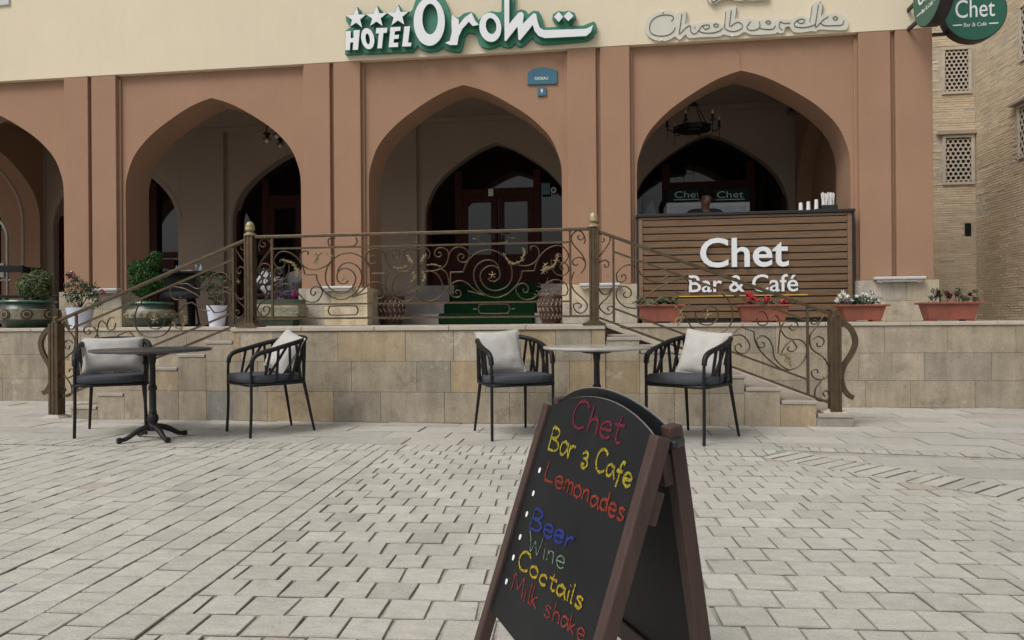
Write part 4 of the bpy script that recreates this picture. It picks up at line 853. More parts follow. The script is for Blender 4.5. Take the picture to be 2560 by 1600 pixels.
def on_chair(k, x, y, z, rx, ry, rz):
    o = chairs[k]; m = Matrix.Translation(o.location) @ Matrix.Rotation(o.rotation_euler.z, 4, 'Z')
    return m @ Matrix.Translation((x, y, z)) @ Matrix.Rotation(R(rz), 4, 'Z') @ Matrix.Rotation(R(rx), 4, 'X') @ Matrix.Rotation(R(ry), 4, 'Y')
pillow('cushion', 'wide grey linen cushion lying back on the far left armchair behind the dark table', on_chair(0, -.02, .12, .672, -24, 0, 8), .49, .34, .15, 1)
pillow('cushion', 'pale linen cushion tipped on its corner in the armchair right of the dark table', on_chair(1, .02, .14, .69, -30, 14, 6), .40, .38, .14, 7)
pillow('cushion', 'square beige cushion standing against the left side of the armchair beside the marble table', on_chair(2, -.06, .13, .685, -22, -3, -2), .39, .39, .12, 13)
pillow('cushion', 'light cushion with pointed corners standing in the armchair before the right stairs', on_chair(3, .03, .13, .675, -22, 6, 8), .39, .385, .13, 21)
def table(label, c, rad, topm, h=.745, rz=0):
    t = thing('round_table', label, 'table', c, rz); x, y, _ = c
    b = MB(); b.lathe([(.02, h-.026), (rad-.02, h-.026), (rad-.004, h-.020), (rad, h-.012), (rad-.003, h-.003), (rad-.012, h), (.02, h)], (0, 0, 0), 64); b.build('tabletop', topm, t, smooth=35, local=True)
    b = MB(); b.lathe([(.04, h-.06), (.10, h-.055), (.14, h-.040), (rad*.62, h-.036), (rad*.66, h-.0265)], (0, 0, 0), 32); b.build('top_plate', M['cast'], t, smooth=40, local=True)
    b = MB(); b.lathe([(.040, .075), (.042, .115), (.034, .128), (.032, .137), (.042, .155), (.044, .178), (.038, .20), (.029, .215), (.033, .225), (.027, .235), (.026, .38), (.024, .40), (.034, .408), (.035, .42), (.029, .428), (.034, .436), (.024, .448), (.022, .62), (.028, .65), (.031, .70), (.045, h-.061)], (0, 0, 0), 24); b.build('column', M['cast'], t, smooth=50, local=True)
    for k in range(4):
        a = R(45+90*k); ca, sa = math.cos(a), math.sin(a); b = MB()
        p = spline([(.02, .105), (.10, .095), (.18, .066), (.255, .034), (.30, .026), (.318, .024)], 4)if False else None
        pr = [(.01, .105), (.07, .10), (.14, .072), (.20, .036), (.24, .026), (.275, .024)]
        pts = spline([(r*ca, r*sa, z) for r, z in pr], 4); n = len(pts)
        b.tube(pts, [.027-.013*(i/(n-1))+(.008 if i > n*.80 else 0) for i in range(n)], 8); b.build('foot', M['cast'], t, smooth=60, local=True)
    return t
table('dark round bistro table on a cast iron pedestal at the left', (-3.69, 5.45, 0), .455, M['dark_top'], rz=R(12))
table('round bistro table with a pale marble top behind the chalkboard', (-.085, 5.66, 0), .42, M['marble'], rz=R(30))

# ------------------------------------------------------------------ chalkboard
cw = lambda X, h, Zd: EYE+RT*X+UP*(-h)+FW*Zd            # camera-frame measure turned into the world (X right, h below eye, Zd ahead)
def flat(v): return Vector((v.x, v.y, 0))
TL, TR = cw(.0995, 0, 1.885), cw(.280, 0, 1.364); hz = .95-.222
TL.z = TR.z = hz; wdir = (TR-TL).normalized(); nrm = Vector((wdir.y, -wdir.x, 0))
if nrm.dot(EYE-TL) < 0: nrm = -nrm
ft = nrm*.24-UZ*hz                                       # top -> foot of the front frame
fu = -ft.normalized(); fn = wdir.cross(fu); fn = fn if fn.dot(EYE-TL) > 0 else -fn
ab = thing('chalkboard', 'brown wooden A-frame chalkboard with coloured handwritten drinks list', 'sandwich board', flat((TL+TR)/2)-nrm*.02)
LEN = ft.length; WD = (TR-TL).length
def FP(a, d): return TL+wdir*a+ft.normalized()*d         # a across from the left stile axis, d down from the stile top
sw = .032
for a in (0, WD):
    b = MB(); b.bar(FP(a, 0), FP(a, LEN-.004), .032, sw, fn.cross(ft).normalized()); b.build('stile', M['wood_dark'], ab, bevel=.004)
bd = MB(); hw_ = WD/2-sw/2+.012; pts = []
BOT = .70*LEN
for k in range(17):
    u = k/16*2-1; pts.append((WD/2+u*hw_, .010-.056*(1-u*u)**.9))
pts += [(WD/2+hw_, BOT), (WD/2-hw_, BOT)]
bd.prism([FP(a, d)+fn*.006 for a, d in pts], fn*-.009); board = bd.build('front_board', M['board'], ab, bevel=.0015)
rim = MB(); rim.tube([FP(a, d)+fn*.0015 for a, d in pts[:17]], .0019, 6); rim.build('edge_strip', M['duct'], board)
bo = FP(0, 0)+fn*.0072; onB = pln(bo, fn); ZB = zc(1160, 960, 2.3625)
GL = {'C': [[(.62, .82), (.5, .97), (.3, 1), (.1, .8), (.03, .45), (.12, .12), (.35, 0), (.6, .14)]], 'B': [[(.05, 0), (.08, .5), (.1, 1)], [(.1, 1), (.42, .96), (.5, .78), (.35, .58), (.1, .52), (.45, .46), (.6, .24), (.42, .04), (.05, 0)]], 'L': [[(.1, 1), (.06, .5), (.05, .03), (.3, 0), (.58, .04)]], 'W': [[(0, 1), (.16, .5), (.22, 0), (.36, .4), (.42, .62), (.52, .3), (.62, 0), (.74, .5), (.82, 1)]], 'M': [[(.02, 0), (.08, .5), (.12, 1), (.3, .6), (.42, .3), (.55, .6), (.7, 1), (.74, .5), (.76, 0)]],
 'h': [[(.06, 1.05), (.05, .5), (.04, 0)], [(.05, .38), (.2, .58), (.36, .55), (.42, .3), (.42, 0)]], 'e': [[(.06, .3), (.3, .32), (.48, .36), (.42, .56), (.24, .62), (.06, .45), (.05, .2), (.2, .02), (.36, .02), (.5, .14)]], 't': [[(.2, .95), (.18, .5), (.2, .1), (.3, 0), (.42, .06)], [(.0, .62), (.2, .62), (.42, .66)]],
 'a': [[(.40, .50), (.24, .60), (.06, .46), (.03, .20), (.14, .02), (.30, .10), (.42, .34)], [(.45, .62), (.45, .3), (.58, -.02)]], 'r': [[(.05, .6), (.06, .3), (.05, 0)], [(.06, .36), (.2, .58), (.38, .58)]], '&': [[(.05, .52), (.22, .66), (.36, .55), (.3, .38), (.14, .36), (.32, .34), (.42, .15), (.3, -.05), (.12, -.04), (.1, .1), (.25, .1)]], 'f': [[(.42, .95), (.3, 1.04), (.2, .8), (.2, .3), (.14, -.25)], [(.02, .55), (.2, .55), (.4, .58)]],
 'm': [[(.04, .6), (.05, 0)], [(.05, .4), (.16, .6), (.27, .5), (.28, 0)], [(.28, .4), (.4, .6), (.52, .5), (.54, 0)]], 'o': [[(.26, .62), (.06, .45), (.06, .15), (.24, 0), (.44, .15), (.44, .45), (.26, .62)]], 'n': [[(.05, .6), (.05, .3), (.04, 0)], [(.05, .36), (.2, .6), (.36, .52), (.4, 0)]], 'd': [[(.42, .5), (.26, .6), (.07, .42), (.07, .15), (.24, .0), (.4, .16)], [(.46, 1.05), (.44, .5), (.46, 0)]], 's': [[(.42, .54), (.25, .64), (.1, .5), (.25, .34), (.42, .2), (.3, .0), (.05, .06)]],
 'i': [[(.08, .6), (.08, .3), (.1, 0)], [(.08, .84), (.09, .87)]], 'c': [[(.42, .5), (.26, .62), (.08, .45), (.06, .18), (.22, 0), (.42, .1)]], 'l': [[(.1, 1.05), (.09, .5), (.1, .06), (.2, 0)]], 'k': [[(.06, 1.02), (.05, .5), (.05, 0)], [(.38, .6), (.1, .28), (.24, .16), (.42, 0)]], ' ': []}
ADV = {'C': .72, 'B': .7, 'L': .66, 'W': .92, 'M': .88, 'm': .66, 'i': .26, 'l': .28, ' ': .34, '&': .55, 't': .5, 'f': .46, 'r': .46}
def chalk(text, a, e, up, colr, wdt, seed, small=1.0):
    rnd = random.Random(seed); tot = sum(ADV.get(c, .58) for c in text); x = 0; b = MB()
    for ch in text:
        jx, jy, sc_ = rnd.uniform(-.03, .03), rnd.uniform(-.05, .05), rnd.uniform(.93, 1.08)
        for st_ in GL[ch]:
            pp = []
            for u, v in st_:
                fx = (x+u*1.02+jx)/tot; vv = v*sc_+jy
                px_ = a[0]+(e[0]-a[0])*fx+up[0]*vv; py_ = a[1]+(e[1]-a[1])*fx+up[1]*vv
                pp.append(onB(*ZB(px_, py_)))
            pp = spline(pp, 5); n = len(pp)
            b.tube(pp, [wdt*(.85+.5*noise.noise(Vector((i*.35, seed, x)))) for i in range(n)], 6)
        x += ADV.get(ch, .58)
    # flatten onto the board so the line reads as chalk
    for i, p in enumerate(b.v):
        d = (p-bo).dot(fn); b.v[i] = p-fn*d+fn*(.0003+max(-.0002, min(.0004, d*.1)))
    o = b.build('lettering', M['chalk_'+colr], board); o['label'] = '%s chalk line reading %s' % (dict(crimson='crimson', yellow='yellow', red='orange red', blue='blue', green='thin green', gold='golden yellow', rose='dull red')[colr], text)
chalk('Chet', (628, 245), (930, 368), (45, -160), 'crimson', .0042, 3)
chalk('Bar & Cafe', (492, 385), (985, 612), (28, -128), 'yellow', .0040, 5)
chalk('Lemonades', (472, 565), (950, 822), (26, -112), 'red', .0038, 8)
chalk('Beer', (382, 848), (640, 980), (30, -112), 'blue', .0044, 11)
chalk('Wine', (372, 980), (592, 1100), (20, -108), 'green', .0019, 14)
chalk('Coctails', (312, 1082), (705, 1345), (26, -98), 'gold', .0038, 17)
chalk('Milk shake', (272, 1222), (712, 1530), (22, -108), 'rose', .0025, 20)
b = MB()
for x, y in ((448, 510), (411, 646), (372, 769), (333, 904), (293, 1025), (252, 1167)):
    c = onB(*ZB(x, y)); b.prism([c+wdir*(.0062*math.cos(a))+fu*(.0072*math.sin(a))+fn*.0012 for a in [2*math.pi*k/14 for k in range(14)]], fn*-.0011)
o = b.build('bullet_dots', M['chalk_white'], board)
# back frame
BTR = cw(.308, 0, 1.400); BTR.z = .745; BTL = BTR-wdir*WD; bt = -nrm*.108-UZ*.745; bu = bt.normalized(); bn = wdir.cross(bu); bn = bn if bn.dot(nrm) < 0 else -bn
BP = lambda a, d: BTL+wdir*a+bu*d
for a in (0, WD):
    b = MB(); b.bar(BP(a, 0), BP(a, bt.length-.004), .032, sw, bn.cross(bu).normalized()); b.build('stile', M['wood_dark'], ab, bevel=.004)
b = MB(); b.bar(BP(sw/2+.001, .735*bt.length), BP(WD-sw/2-.001, .735*bt.length), .026, .055, bu); b.build('bottom_rail', M['wood_dark'], ab, bevel=.004)
bd = MB(); bd.prism([BP(a, min(d, .715*bt.length))-bn*.005 for a, d in pts], bn*.009); bb_ = bd.build('back_board', M['board'], ab, bevel=.0015)
rim = MB(); rim.tube([BP(a, d) for a, d in pts[:17]], .0024, 6); rim.build('edge_strip', M['duct'], bb_)
for a in (0, WD):
    b = MB(); p, q = FP(a, .012)-fn*.012, BP(a, .03); b.bar(p, q, .05, .016); b.build('hinge', M['black_plastic'], ab, bevel=.004)
    b = MB(); b.bar(FP(a, .10)-fn*.022, FP(a, .165)-fn*.022, .018, .03, fn); b.bar(BP(a, .05)-bn*.022, BP(a, .115)-bn*.022, .018, .03, bn); b.build('stop_block', M['wood_dark'], ab, bevel=.003)

# ------------------------------------------------------------------ bar counter
YC0 = 8.83
cx0, cx1 = P(1597, 660, YC0).x, P(2131, 660, YC0).x; cz1 = P(1860, 537, YC0).z
ct = thing('bar_counter', 'bar counter faced with brown wooden slats and big white lettering', 'bar counter', ((cx0+cx1)/2, YC0+.3, TZ))
zb = TZ+.05
b = MB(); b.box(cx0+.02, cx1-.02, YC0+.035, YC0+.62, TZ, cz1-.002); b.box(cx0-.022, cx0+.0, YC0+.01, YC0+.62, TZ, cz1+.01); b.box(cx1, cx1+.028, YC0+.01, YC0+.62, TZ, cz1+.01); b.build('carcass', M['black_plastic'], ct)
b = MB(); n = 14; pitch = (cz1-zb-.03)/n
for k in range(n):
    z = zb+pitch*k
    b.add([(cx0+.05, YC0+.012, z+.004), (cx1-.05, YC0+.012, z+.004), (cx1-.05, YC0+.000, z+pitch-.013), (cx0+.05, YC0+.000, z+pitch-.013), (cx0+.05, YC0+.03, z+.004), (cx1-.05, YC0+.03, z+.004), (cx1-.05, YC0+.03, z+pitch-.012), (cx0+.05, YC0+.03, z+pitch-.012)],
          [(0, 1, 2, 3), (4, 7, 6, 5), (0, 4, 5, 1), (3, 2, 6, 7), (0, 3, 7, 4), (1, 5, 6, 2)])
b.build('slats', M['slat'], ct, bevel=.002)
b = MB()
for a, c in ((cx0+.002, cx0+.049), (cx1-.049, cx1-.002)): b.box(a, c, YC0-.004, YC0+.034, zb, cz1-.004)
b.box(cx0+.05, cx1-.05, YC0-.003, YC0+.034, cz1-.032, cz1-.004); b.build('frame', M['slat'], ct, bevel=.003)
b = MB(); b.box(cx0-.03, cx1+.032, YC0-.03, YC0+.66, cz1+.0, cz1+.036); b.build('countertop', M['black_plastic'], ct, bevel=.006)
q = lambda x, y: P(x, y, YC0-.003)
Z9b = zc(1460, 540, 2.907)
b = MB(); text_on(b, 'Chet', q(*Z9b(843, 378)), q(*Z9b(1484, 368)), (q(*Z9b(1100, 160))-q(*Z9b(1100, 376))).length, UZ, NY, .035, .014); b.build('lettering', LW[:1], ct, bevel=.004)
b = MB(); text_on(b, 'Bar & Café', q(*Z9b(762, 556)), q(*Z9b(1553, 549)), (q(*Z9b(1100, 430))-q(*Z9b(1100, 556))).length, UZ, NY, .025, .008); b.build('lettering', LW[:1], ct)
b = MB(); b.bar(q(*Z9b(690, 585)), q(*Z9b(1625, 571)), .014, .012); b.build('underline', M['yellow'], ct)
ctop = cz1+.0365
for (x, y0, y1, lb) in ((2002, 525, 507, 'leftmost of three short stacks of white paper cups on the bar counter'), (2021, 524, 504, 'middle of three stacks of white paper cups on the bar counter'), (2041, 523, 499, 'tallest of three stacks of white paper cups, nearest the straw holder')):
    c = P(x, y0, YC0+.2); hh = max(.09, (P(x, y1, YC0+.2).z-ctop)); t = thing('cup_stack', lb, 'paper cups', (c.x, YC0+.2, ctop), 0, 'paper cup stacks on the bar')
    b = MB(); pr = [(.024, 0), (.025, .004)]
    z = .004
    b.lathe([(.027, 0), (.027, .008), (.0245, .009), (.021, hh*.8), (.020, hh), (.0, hh)], (0, 0, 0), 16); b.build('cups', M['paper'], t, smooth=40, local=True)
    b = MB()
    for k in range(3): b.lathe([(.0268-k*.001, .012+k*.012), (.0275-k*.001, .016+k*.012), (.026-k*.001, .019+k*.012)], (0, 0, 0), 16)
    b.build('rims', M['white'], t, smooth=40, local=True)
a, c = P(2052, 520, YC0+.2), P(2091, 520, YC0+.2); t = thing('straw_holder', 'black box full of white wrapped straws at the right end of the bar counter', 'straw holder', ((a.x+c.x)/2, YC0+.2, ctop))
hx = (c.x-a.x)/2; b = MB(); b.box(-hx, hx, -.06, .06, 0, .075); b.box(-hx-.07, -hx-.002, -.05, .05, 0, .035); b.build('tray', M['black_plastic'], t, local=True, bevel=.004)
b = MB()
for k in range(26):
    x0, y0 = random.uniform(-hx*.8, hx*.75), random.uniform(-.045, .045); ln = random.uniform(-.1, .1)+(-.12 if k % 9 == 0 else 0); b.tube([(x0, y0, .06), (x0+ln*.16, y0+random.uniform(-.01, .01), .225+random.uniform(-.012, .012))], .0055, 5)
b.build('straws', M['paper'], t, local=True)
# till screen at the left end
a, c = P(1604, 540, YC0+.3), P(1640, 540, YC0+.3); t = thing('till_screen', 'black till screen seen from behind at the left end of the bar counter', 'till', ((a.x+c.x)/2, YC0+.35, ctop))
b = MB(); b.prism([(-.09, 0, .03), (.10, 0, .03), (.06, .03, .24), (-.07, .02, .30)], (0, .03, 0)); b.build('screen', M['black_plastic'], t, local=True, bevel=.006)
b = MB(); b.box(-.09, .10, -.05, .16, 0, .02); b.box(-.02, .02, .035, .06, .02, .16); b.build('stand', M['black_plastic'], t, local=True, bevel=.004)
# two drinks coolers
for (x0, x1, lb) in ((1666, 1769, 'white drinks cooler with a dark green header, left of the bartender'), (1772, 1876, 'white drinks cooler with a dark green header, right of the bartender')):
    y = 11.05; a, c = P(x0, 500, y), P(x1, 500, y); zt = P(x0, 472, y).z; zh = P(x0, 506, y).z
    t = thing('drinks_cooler', lb, 'cooler', ((a.x+c.x)/2, y+.28, TZ), 0, 'drinks coolers behind the bar'); w2 = (c.x-a.x)/2
    b = MB(); b.box(-w2+.003, w2-.003, -.26, .28, 0, zh-TZ-.002); b.build('body', M['fridge'], t, local=True, bevel=.01)
    b = MB(); b.box(-w2+.05, w2-.05, -.268, -.2605, .25, zh-TZ-.06); d = b.build('glass_door', M['fridge_glass'], t, local=True)
    b = MB(); b.box(w2-.045, w2-.03, -.29, -.2605, .9, 1.35); b.build('handle', M['black_plastic'], d, local=True)
    b = MB(); b.box(-w2+.003, w2-.003, -.28, .28, zh-TZ, zt-TZ); hd = b.build('header', mat('cooler_header', (.006, .020, .016), .6, var=.15, spec=.15), t, local=True, bevel=.01)
    b = MB(); hh = zt-zh; text_on(b, 'Chet', (-.18, -.2805, zh-TZ+hh*.30), (.2, -.2805, zh-TZ+hh*.30), hh*.48, UZ, NY, .003, -.004); b.bar((-.2, -.282, zh-TZ+hh*.17), (.22, -.282, zh-TZ+hh*.17), .004, .012); b.build('lettering', mat('cooler_lettering', (.42, .58, .53), .5), hd, local=True)
# ------------------------------------------------------------------ person behind the bar
def skin_mesh(name, m, parent, verts, edges, rad, root=0, sub=2):
    me = bpy.data.meshes.new(name); me.from_pydata(verts, edges, []); o = bpy.data.objects.new(name, me); COL.objects.link(o); o.parent = parent; ROOT[o.name] = ROOT[parent.name]
    sk = o.modifiers.new('skin', 'SKIN'); sk.use_smooth_shade = True
    for i, r in enumerate(rad):
        d = me.skin_vertices[0].data[i]; d.radius = r if isinstance(r, tuple) else (r, r); d.use_root = (i == root)
    su = o.modifiers.new('sub', 'SUBSURF'); su.levels = sub; su.render_levels = sub; me.materials.append(m); return o
pc = P(1762, 500, 9.93)
pe = thing('person', 'person with dark hair and glasses in a black shirt looking down behind the bar', 'person', (pc.x, 9.93, TZ+.045), R(4))
V = [(0, 0, .93), (0, 0, 1.10), (0, -.005, 1.27), (0, 0, 1.40), (0, -.025, 1.455), (0, -.045, 1.505), (0, -.058, 1.57), (0, -.05, 1.635), (0, -.04, 1.675)]
Ed = [(i, i+1) for i in range(8)]; Rd = [(.15, .11), (.135, .10), (.16, .11), (.11, .08), (.053, .055), (.058, .062), (.074, .088), (.078, .098), (.055, .07)]
def limb(st_, pts, rs):
    k = st_
    for p, r in zip(pts, rs): V.append(p); Rd.append(r); Ed.append((k, len(V)-1)); k = len(V)-1
    return k
for s in (-1, 1):
    limb(0, [(s*.10, 0, .86), (s*.11, -.01, .48), (s*.11, .02, .09), (s*.115, -.14, .035)], [.095, .062, .042, (.045, .03)])
    e = limb(3, [(s*.19, 0, 1.385), (s*.235, .0, 1.12), (s*.19, -.20, 1.03), (s*.15, -.26, 1.02)], [.062, .045, .034, (.034, .022)])
    for f in range(4):                                     # four fingers and a thumb, curled over the work top
        ox = s*(-.027+.018*f); limb(e, [(s*.15+ox*.8, -.30, 1.02), (s*.15+ox, -.325-.006*(f in (1, 2)), 1.008), (s*.15+ox, -.335, .99)], [.0095, .0085, .007])
    limb(e, [(s*.112, -.275, 1.015), (s*.10, -.30, 1.005)], [.011, .0085])
limb(6, [(0, -.148, 1.57)], [.013]); 
body = skin_mesh('body', M['skin'], pe, V, Ed, Rd)
Vs = [(0, 0, .90), (0, 0, 1.10), (0, -.005, 1.28), (0, 0, 1.425), (0, -.012, 1.475)]; Es = [(0, 1), (1, 2), (2, 3), (3, 4)]; Rs = [(.17, .125), (.15, .115), (.175, .125), (.125, .092), (.068, .068)]
for s in (-1, 1):
    n0 = len(Vs); Vs += [(s*.198, 0, 1.425), (s*.225, 0, 1.22), (s*.236, 0, 1.13)]; Es += [(3, n0), (n0, n0+1), (n0+1, n0+2)]; Rs += [.073, .066, .062]
skin_mesh('shirt', M['shirt'], pe, Vs, Es, Rs)
Vt = [(0, 0, .95), (0, 0, .88)]; Et = [(0, 1)]; Rt = [(.165, .12), (.16, .12)]
for s in (-1, 1):
    n0 = len(Vt); Vt += [(s*.105, 0, .80), (s*.112, -.01, .48), (s*.112, .02, .10)]; Et += [(1, n0), (n0, n0+1), (n0+1, n0+2)]; Rt += [.105, .078, .068]
skin_mesh('trousers', M['shirt'], pe, Vt, Et, Rt)
b = MB(); bb = MB(); bb.ball((0, 0, 0), 1, 20)
for p in bb.v:
    q = Vector((p.x*.100, p.y*.122, p.z*.102)); q += q.normalized()*.014*noise.noise(q*60)
    if q.y < -.03 and q.z < -.022: q.y = -.03+(q.y+.03)*.1; q.z = max(q.z, -.03)
    b.v.append(q+Vector((0, -.048, 1.66)))
b.f = bb.f; b.c = bb.c; b.mi = bb.mi; b.build('hair', M['hair'], pe, smooth=80, local=True)
b = MB()
for s in (-1, 1):
    b.tube([(s*.034+.024*math.cos(a), -.141, 1.602+.017*math.sin(a)) for a in [2*math.pi*k/14 for k in range(14)]], .0035, 5, closed=True); b.bar((s*.058, -.141, 1.606), (s*.082, -.043, 1.610), .004, .006)
for s in (-1, 1): b.lathe([(.001, 0), (.023, 0), (.023, .003)], (0, 0, 0), 14); b.v[-42:] = [Vector((p.x+s*.034, -.1415-p.z, p.y*.75+1.602)) for p in b.v[-42:]]
b.bar((-.011, -.144, 1.604), (.011, -.144, 1.604), .004, .005, UZ); b.build('glasses', M['black_plastic'], pe, local=True)
b = MB()
for s in (-1, 1): b.ball((s*.034, -.131, 1.602), .011, 8, (1, .6, .8)); b.ball((s*.083, -.053, 1.592), .02, 8, (.4, .7, 1.3))
b.build('eyes_and_ears', M['skin'], pe, smooth=80, local=True)
b = MB(); b.tube(spline([(-.026, -.134, 1.538), (0, -.140, 1.536), (.026, -.134, 1.538)], 4), .0055, 6); b.build('mouth', mat('lips', (.20, .07, .055), .5), pe, local=True)

# ------------------------------------------------------------------ hanging lamps
ch = P(1733, 322, 10.35)
t = thing('chandelier', 'black iron ring chandelier with candle lamps hanging in the right arch', 'chandelier', ch)
rr = .235; b = MB(); b.lathe([(rr-.01, -.03), (rr+.012, -.03), (rr+.012, .035), (rr-.01, .035)], (0, 0, 0), 8); b.lathe([(rr*.7, -.05), (rr*.72, -.04), (rr*.72, -.03)], (0, 0, 0), 8); b.build('ring', M['iron'], t, local=True)
b = MB(); b.lathe([(.06, .33), (.075, .335), (.03, .37), (.012, .39), (.012, ZT-ch.z+.02)], (0, 0, 0), 10)
for k in range(4): a = R(45+90*k); b.tube([(rr*.95*math.cos(a), rr*.95*math.sin(a), .03), (.06*math.cos(a), .06*math.sin(a), .335)], .007, 5)
b.build('chains', M['iron'], t, local=True)
for k in range(6):
    a = R(8+60*k); ca, sa = math.cos(a), math.sin(a); b = MB(); r2 = rr+.13
    b.tube(spline([(rr*ca, rr*sa, -.01), ((rr+.07)*ca, (rr+.07)*sa, -.03), (r2*ca, r2*sa, .0), (r2*ca, r2*sa, .03)], 4), .008, 5); b.tube([(r2*ca, r2*sa, .0), (r2*ca, r2*sa, -.15)], .004, 4); b.lathe([(.03, .03), (.034, .04), (.016, .045), (.016, .12)], (r2*ca, r2*sa, 0), 10)
    arm = b.build('lamp_arm', M['iron'], t, local=True); b = MB(); b.lathe([(.012, .1205), (.019, .14), (.015, .17), (.002, .185)], (r2*ca, r2*sa, 0), 10); b.build('bulb', M['bulb'], arm, local=True, smooth=70)
c = P(725, 322, 10.6)
t = thing('chandelier', 'dark iron chandelier with drooping bulb lamps half hidden by the left arch', 'chandelier', c)
b = MB(); b.lathe([(.05, -.10), (.06, -.02), (.03, .06), (.014, .1), (.014, ZT-c.z+.02)], (0, 0, 0), 12); b.build('stem', M['iron'], t, local=True)
for k in range(6):
    a = R(20+60*k); ca, sa = math.cos(a), math.sin(a); r2 = .34; b = MB()
    b.tube(spline([(.03*ca, .03*sa, -.02), (.14*ca, .14*sa, .08), (.27*ca, .27*sa, .07), (r2*ca, r2*sa, .0), (r2*ca, r2*sa, -.07)], 4), .009, 6); b.lathe([(.014, -.07), (.055, -.085), (.06, -.10), (.03, -.105), (.025, -.16)], (r2*ca, r2*sa, 0), 12)
    b.tube([(r2*ca+.055*math.cos(q), r2*sa+.055*math.sin(q), -.17) for q in [2*math.pi*i/14 for i in range(14)]], .006, 5, closed=True)
    arm = b.build('lamp_arm', M['iron'], t, local=True, smooth=50); b = MB(); b.ball((r2*ca, r2*sa, -.20), .035, 10); b.build('bulb', M['bulb'], arm, local=True, smooth=80)

# ------------------------------------------------------------------ plants
def leafq(b, c, size, nrm, ax, col):
    ax = ax.normalized(); sd_ = ax.cross(nrm); sd_ = sd_.normalized() if sd_.length > 1e-5 else ax.orthogonal().normalized(); n = sd_.cross(ax).normalized()
    b.add([c-ax*size*.5, c+sd_*size*.27-n*size*.06, c+ax*size*.55, c-sd_*size*.27-n*size*.06], [(0, 1, 2), (0, 2, 3)], col)
def rv(): return Vector((random.gauss(0, 1), random.gauss(0, 1), random.gauss(0, 1))).normalized()
def cloud(b, c, rad, n, size, cols, lump=.35, seed=0, shell=.55):
    c = Vector(c)
    while n > 0:
        d = rv(); k = 1+lump*noise.noise(d*2.1+Vector((seed, seed*.7, 0)))+lump*.5*noise.noise(d*5+Vector((0, seed, 0))); r = (shell+(1-shell)*random.random()**.6)*k
        p = Vector((d.x*rad[0]*r, d.y*rad[1]*r, d.z*rad[2]*r))+c; f = random.uniform(.55, 1.4); cc = random.choice(cols)
        leafq(b, p, size*random.uniform(.6, 1.3), (d+rv()*.7).normalized(), (rv()+Vector((0, 0, .4))), tuple(x*f for x in cc)); n -= 1
def twigs(b, base, tips, r, jitter=.03):
    for t_ in tips: 
        m_ = base.lerp(t_, .5)+rv()*jitter; b.tube(spline([base, m_, t_], 3), [r, r*.9, r*.8, r*.6, r*.5, r*.4, r*.3], 4)
GRN = [lin(c) for c in ((44, 80, 32), (34, 64, 26), (56, 94, 40))]; BOX = [lin(c) for c in ((76, 92, 56), (60, 74, 46), (100, 112, 72), (126, 132, 96))]; ROSE = [lin(c) for c in ((60, 76, 50), (48, 62, 42), (78, 92, 60))]
def bigpot(label, x0, x1, ytop, Y, kind):
    a, c = P(x0, 800, Y), P(x1, 800, Y); r = (c.x-a.x)/2; h = P(x0, ytop, Y).z-TZ; t = thing('planter_pot', label, 'plant pot', ((a.x+c.x)/2, Y, TZ-.002))
    b = MB(); b.lathe([(r*.62, 0), (r*.68, h*.05), (r*.70, h*.10), (r*.95, h*.30), (r, h*.42), (r*.99, h*.60), (r*.92, h*.70), (r*.84, h*.80), (r*.82, h*.90)], (0, 0, 0), 40); b.build('bowl', M['ceramic'], t, smooth=50, local=True)
    b = MB(); b.lathe([(r*.80, h*.90), (r*.90, h*.91), (r*.93, h*.95), (r*.90, h), (r*.80, h), (r*.78, h*.95)], (0, 0, 0), 40); b.build('rim', M['ceramic_rim'], t, smooth=50, local=True)
    if kind == 'medallions':
        b = MB(); g = MB()
        b.lathe([(r*.985, h*.30), (r*1.012, h*.32), (r*1.012, h*.66), (r*.965, h*.68)], (0, 0, 0), 40)
        for k in range(9):
            g = MB(); an = R(-90+40*k); M4 = Matrix.Translation((r*1.01*math.cos(an), r*1.01*math.sin(an), h*.49)) @ Matrix.Rotation(an+math.pi/2, 4, 'Z') @ Matrix.Rotation(R(90), 4, 'X')
            for lst, pr in ((g, [(r*.19, 0), (r*.19, .008), (r*.13, .012)]), (b, [(r*.13, .0), (r*.13, .018), (r*.10, .018)]), (g, [(r*.085, .018), (r*.085, .022), (.001, .024)])):
                u = MB(); u.lathe(pr, (0, 0, 0), 16); lst.add([M4 @ p for p in u.v], u.f)
            g.build('medallion', M['urn'], t, smooth=40, local=True)
        b.build('relief_band', M['ceramic_pale'], t, smooth=40, local=True)
    else:
        b = MB(); b.lathe([(r*.97, h*.36), (r*1.01, h*.38), (r*1.015, h*.60), (r*.93, h*.71), (r*.90, h*.71)], (0, 0, 0), 40)
        for k in range(18):
            an = R(20*k); b.ball((r*1.01*math.cos(an), r*1.01*math.sin(an), h*.49), r*.09, 6, (1, 1, .8))
        b.build('relief_band', M['ceramic_pale'], t, smooth=40, local=True)
    b = MB(); b.lathe([(.01, h*.88), (r*.79, h*.89), (r*.79, h*.9)], (0, 0, 0), 24); b.build('soil', M['soil'], t, local=True)
    return t, r, h
Y1 = 8.42
t, r, h = bigpot('wide green glazed pot with round medallions at the far left of the terrace', 8, 131, 752, Y1, 'medallions')
c0 = P(88, 752, Y1); tp = P(88, 672, Y1); pt = thing('boxwood_shrub', 'clipped pale green boxwood shrub growing in the medallion pot', 'shrub', (c0.x, Y1, c0.z-.03))
b = MB(); cc = P(91, 712, Y1); 
for dx, dz, s_, sd_ in ((0, 0, 1, 1), (.10, .06, .62, 2), (-.12, -.04, .66, 3), (.05, -.08, .7, 4)): cloud(b, cc+Vector((dx, random.uniform(-.05, .05), dz)), (.20*s_, .19*s_, .185*s_), int(3000*s_*s_), .028, BOX, .3, sd_)
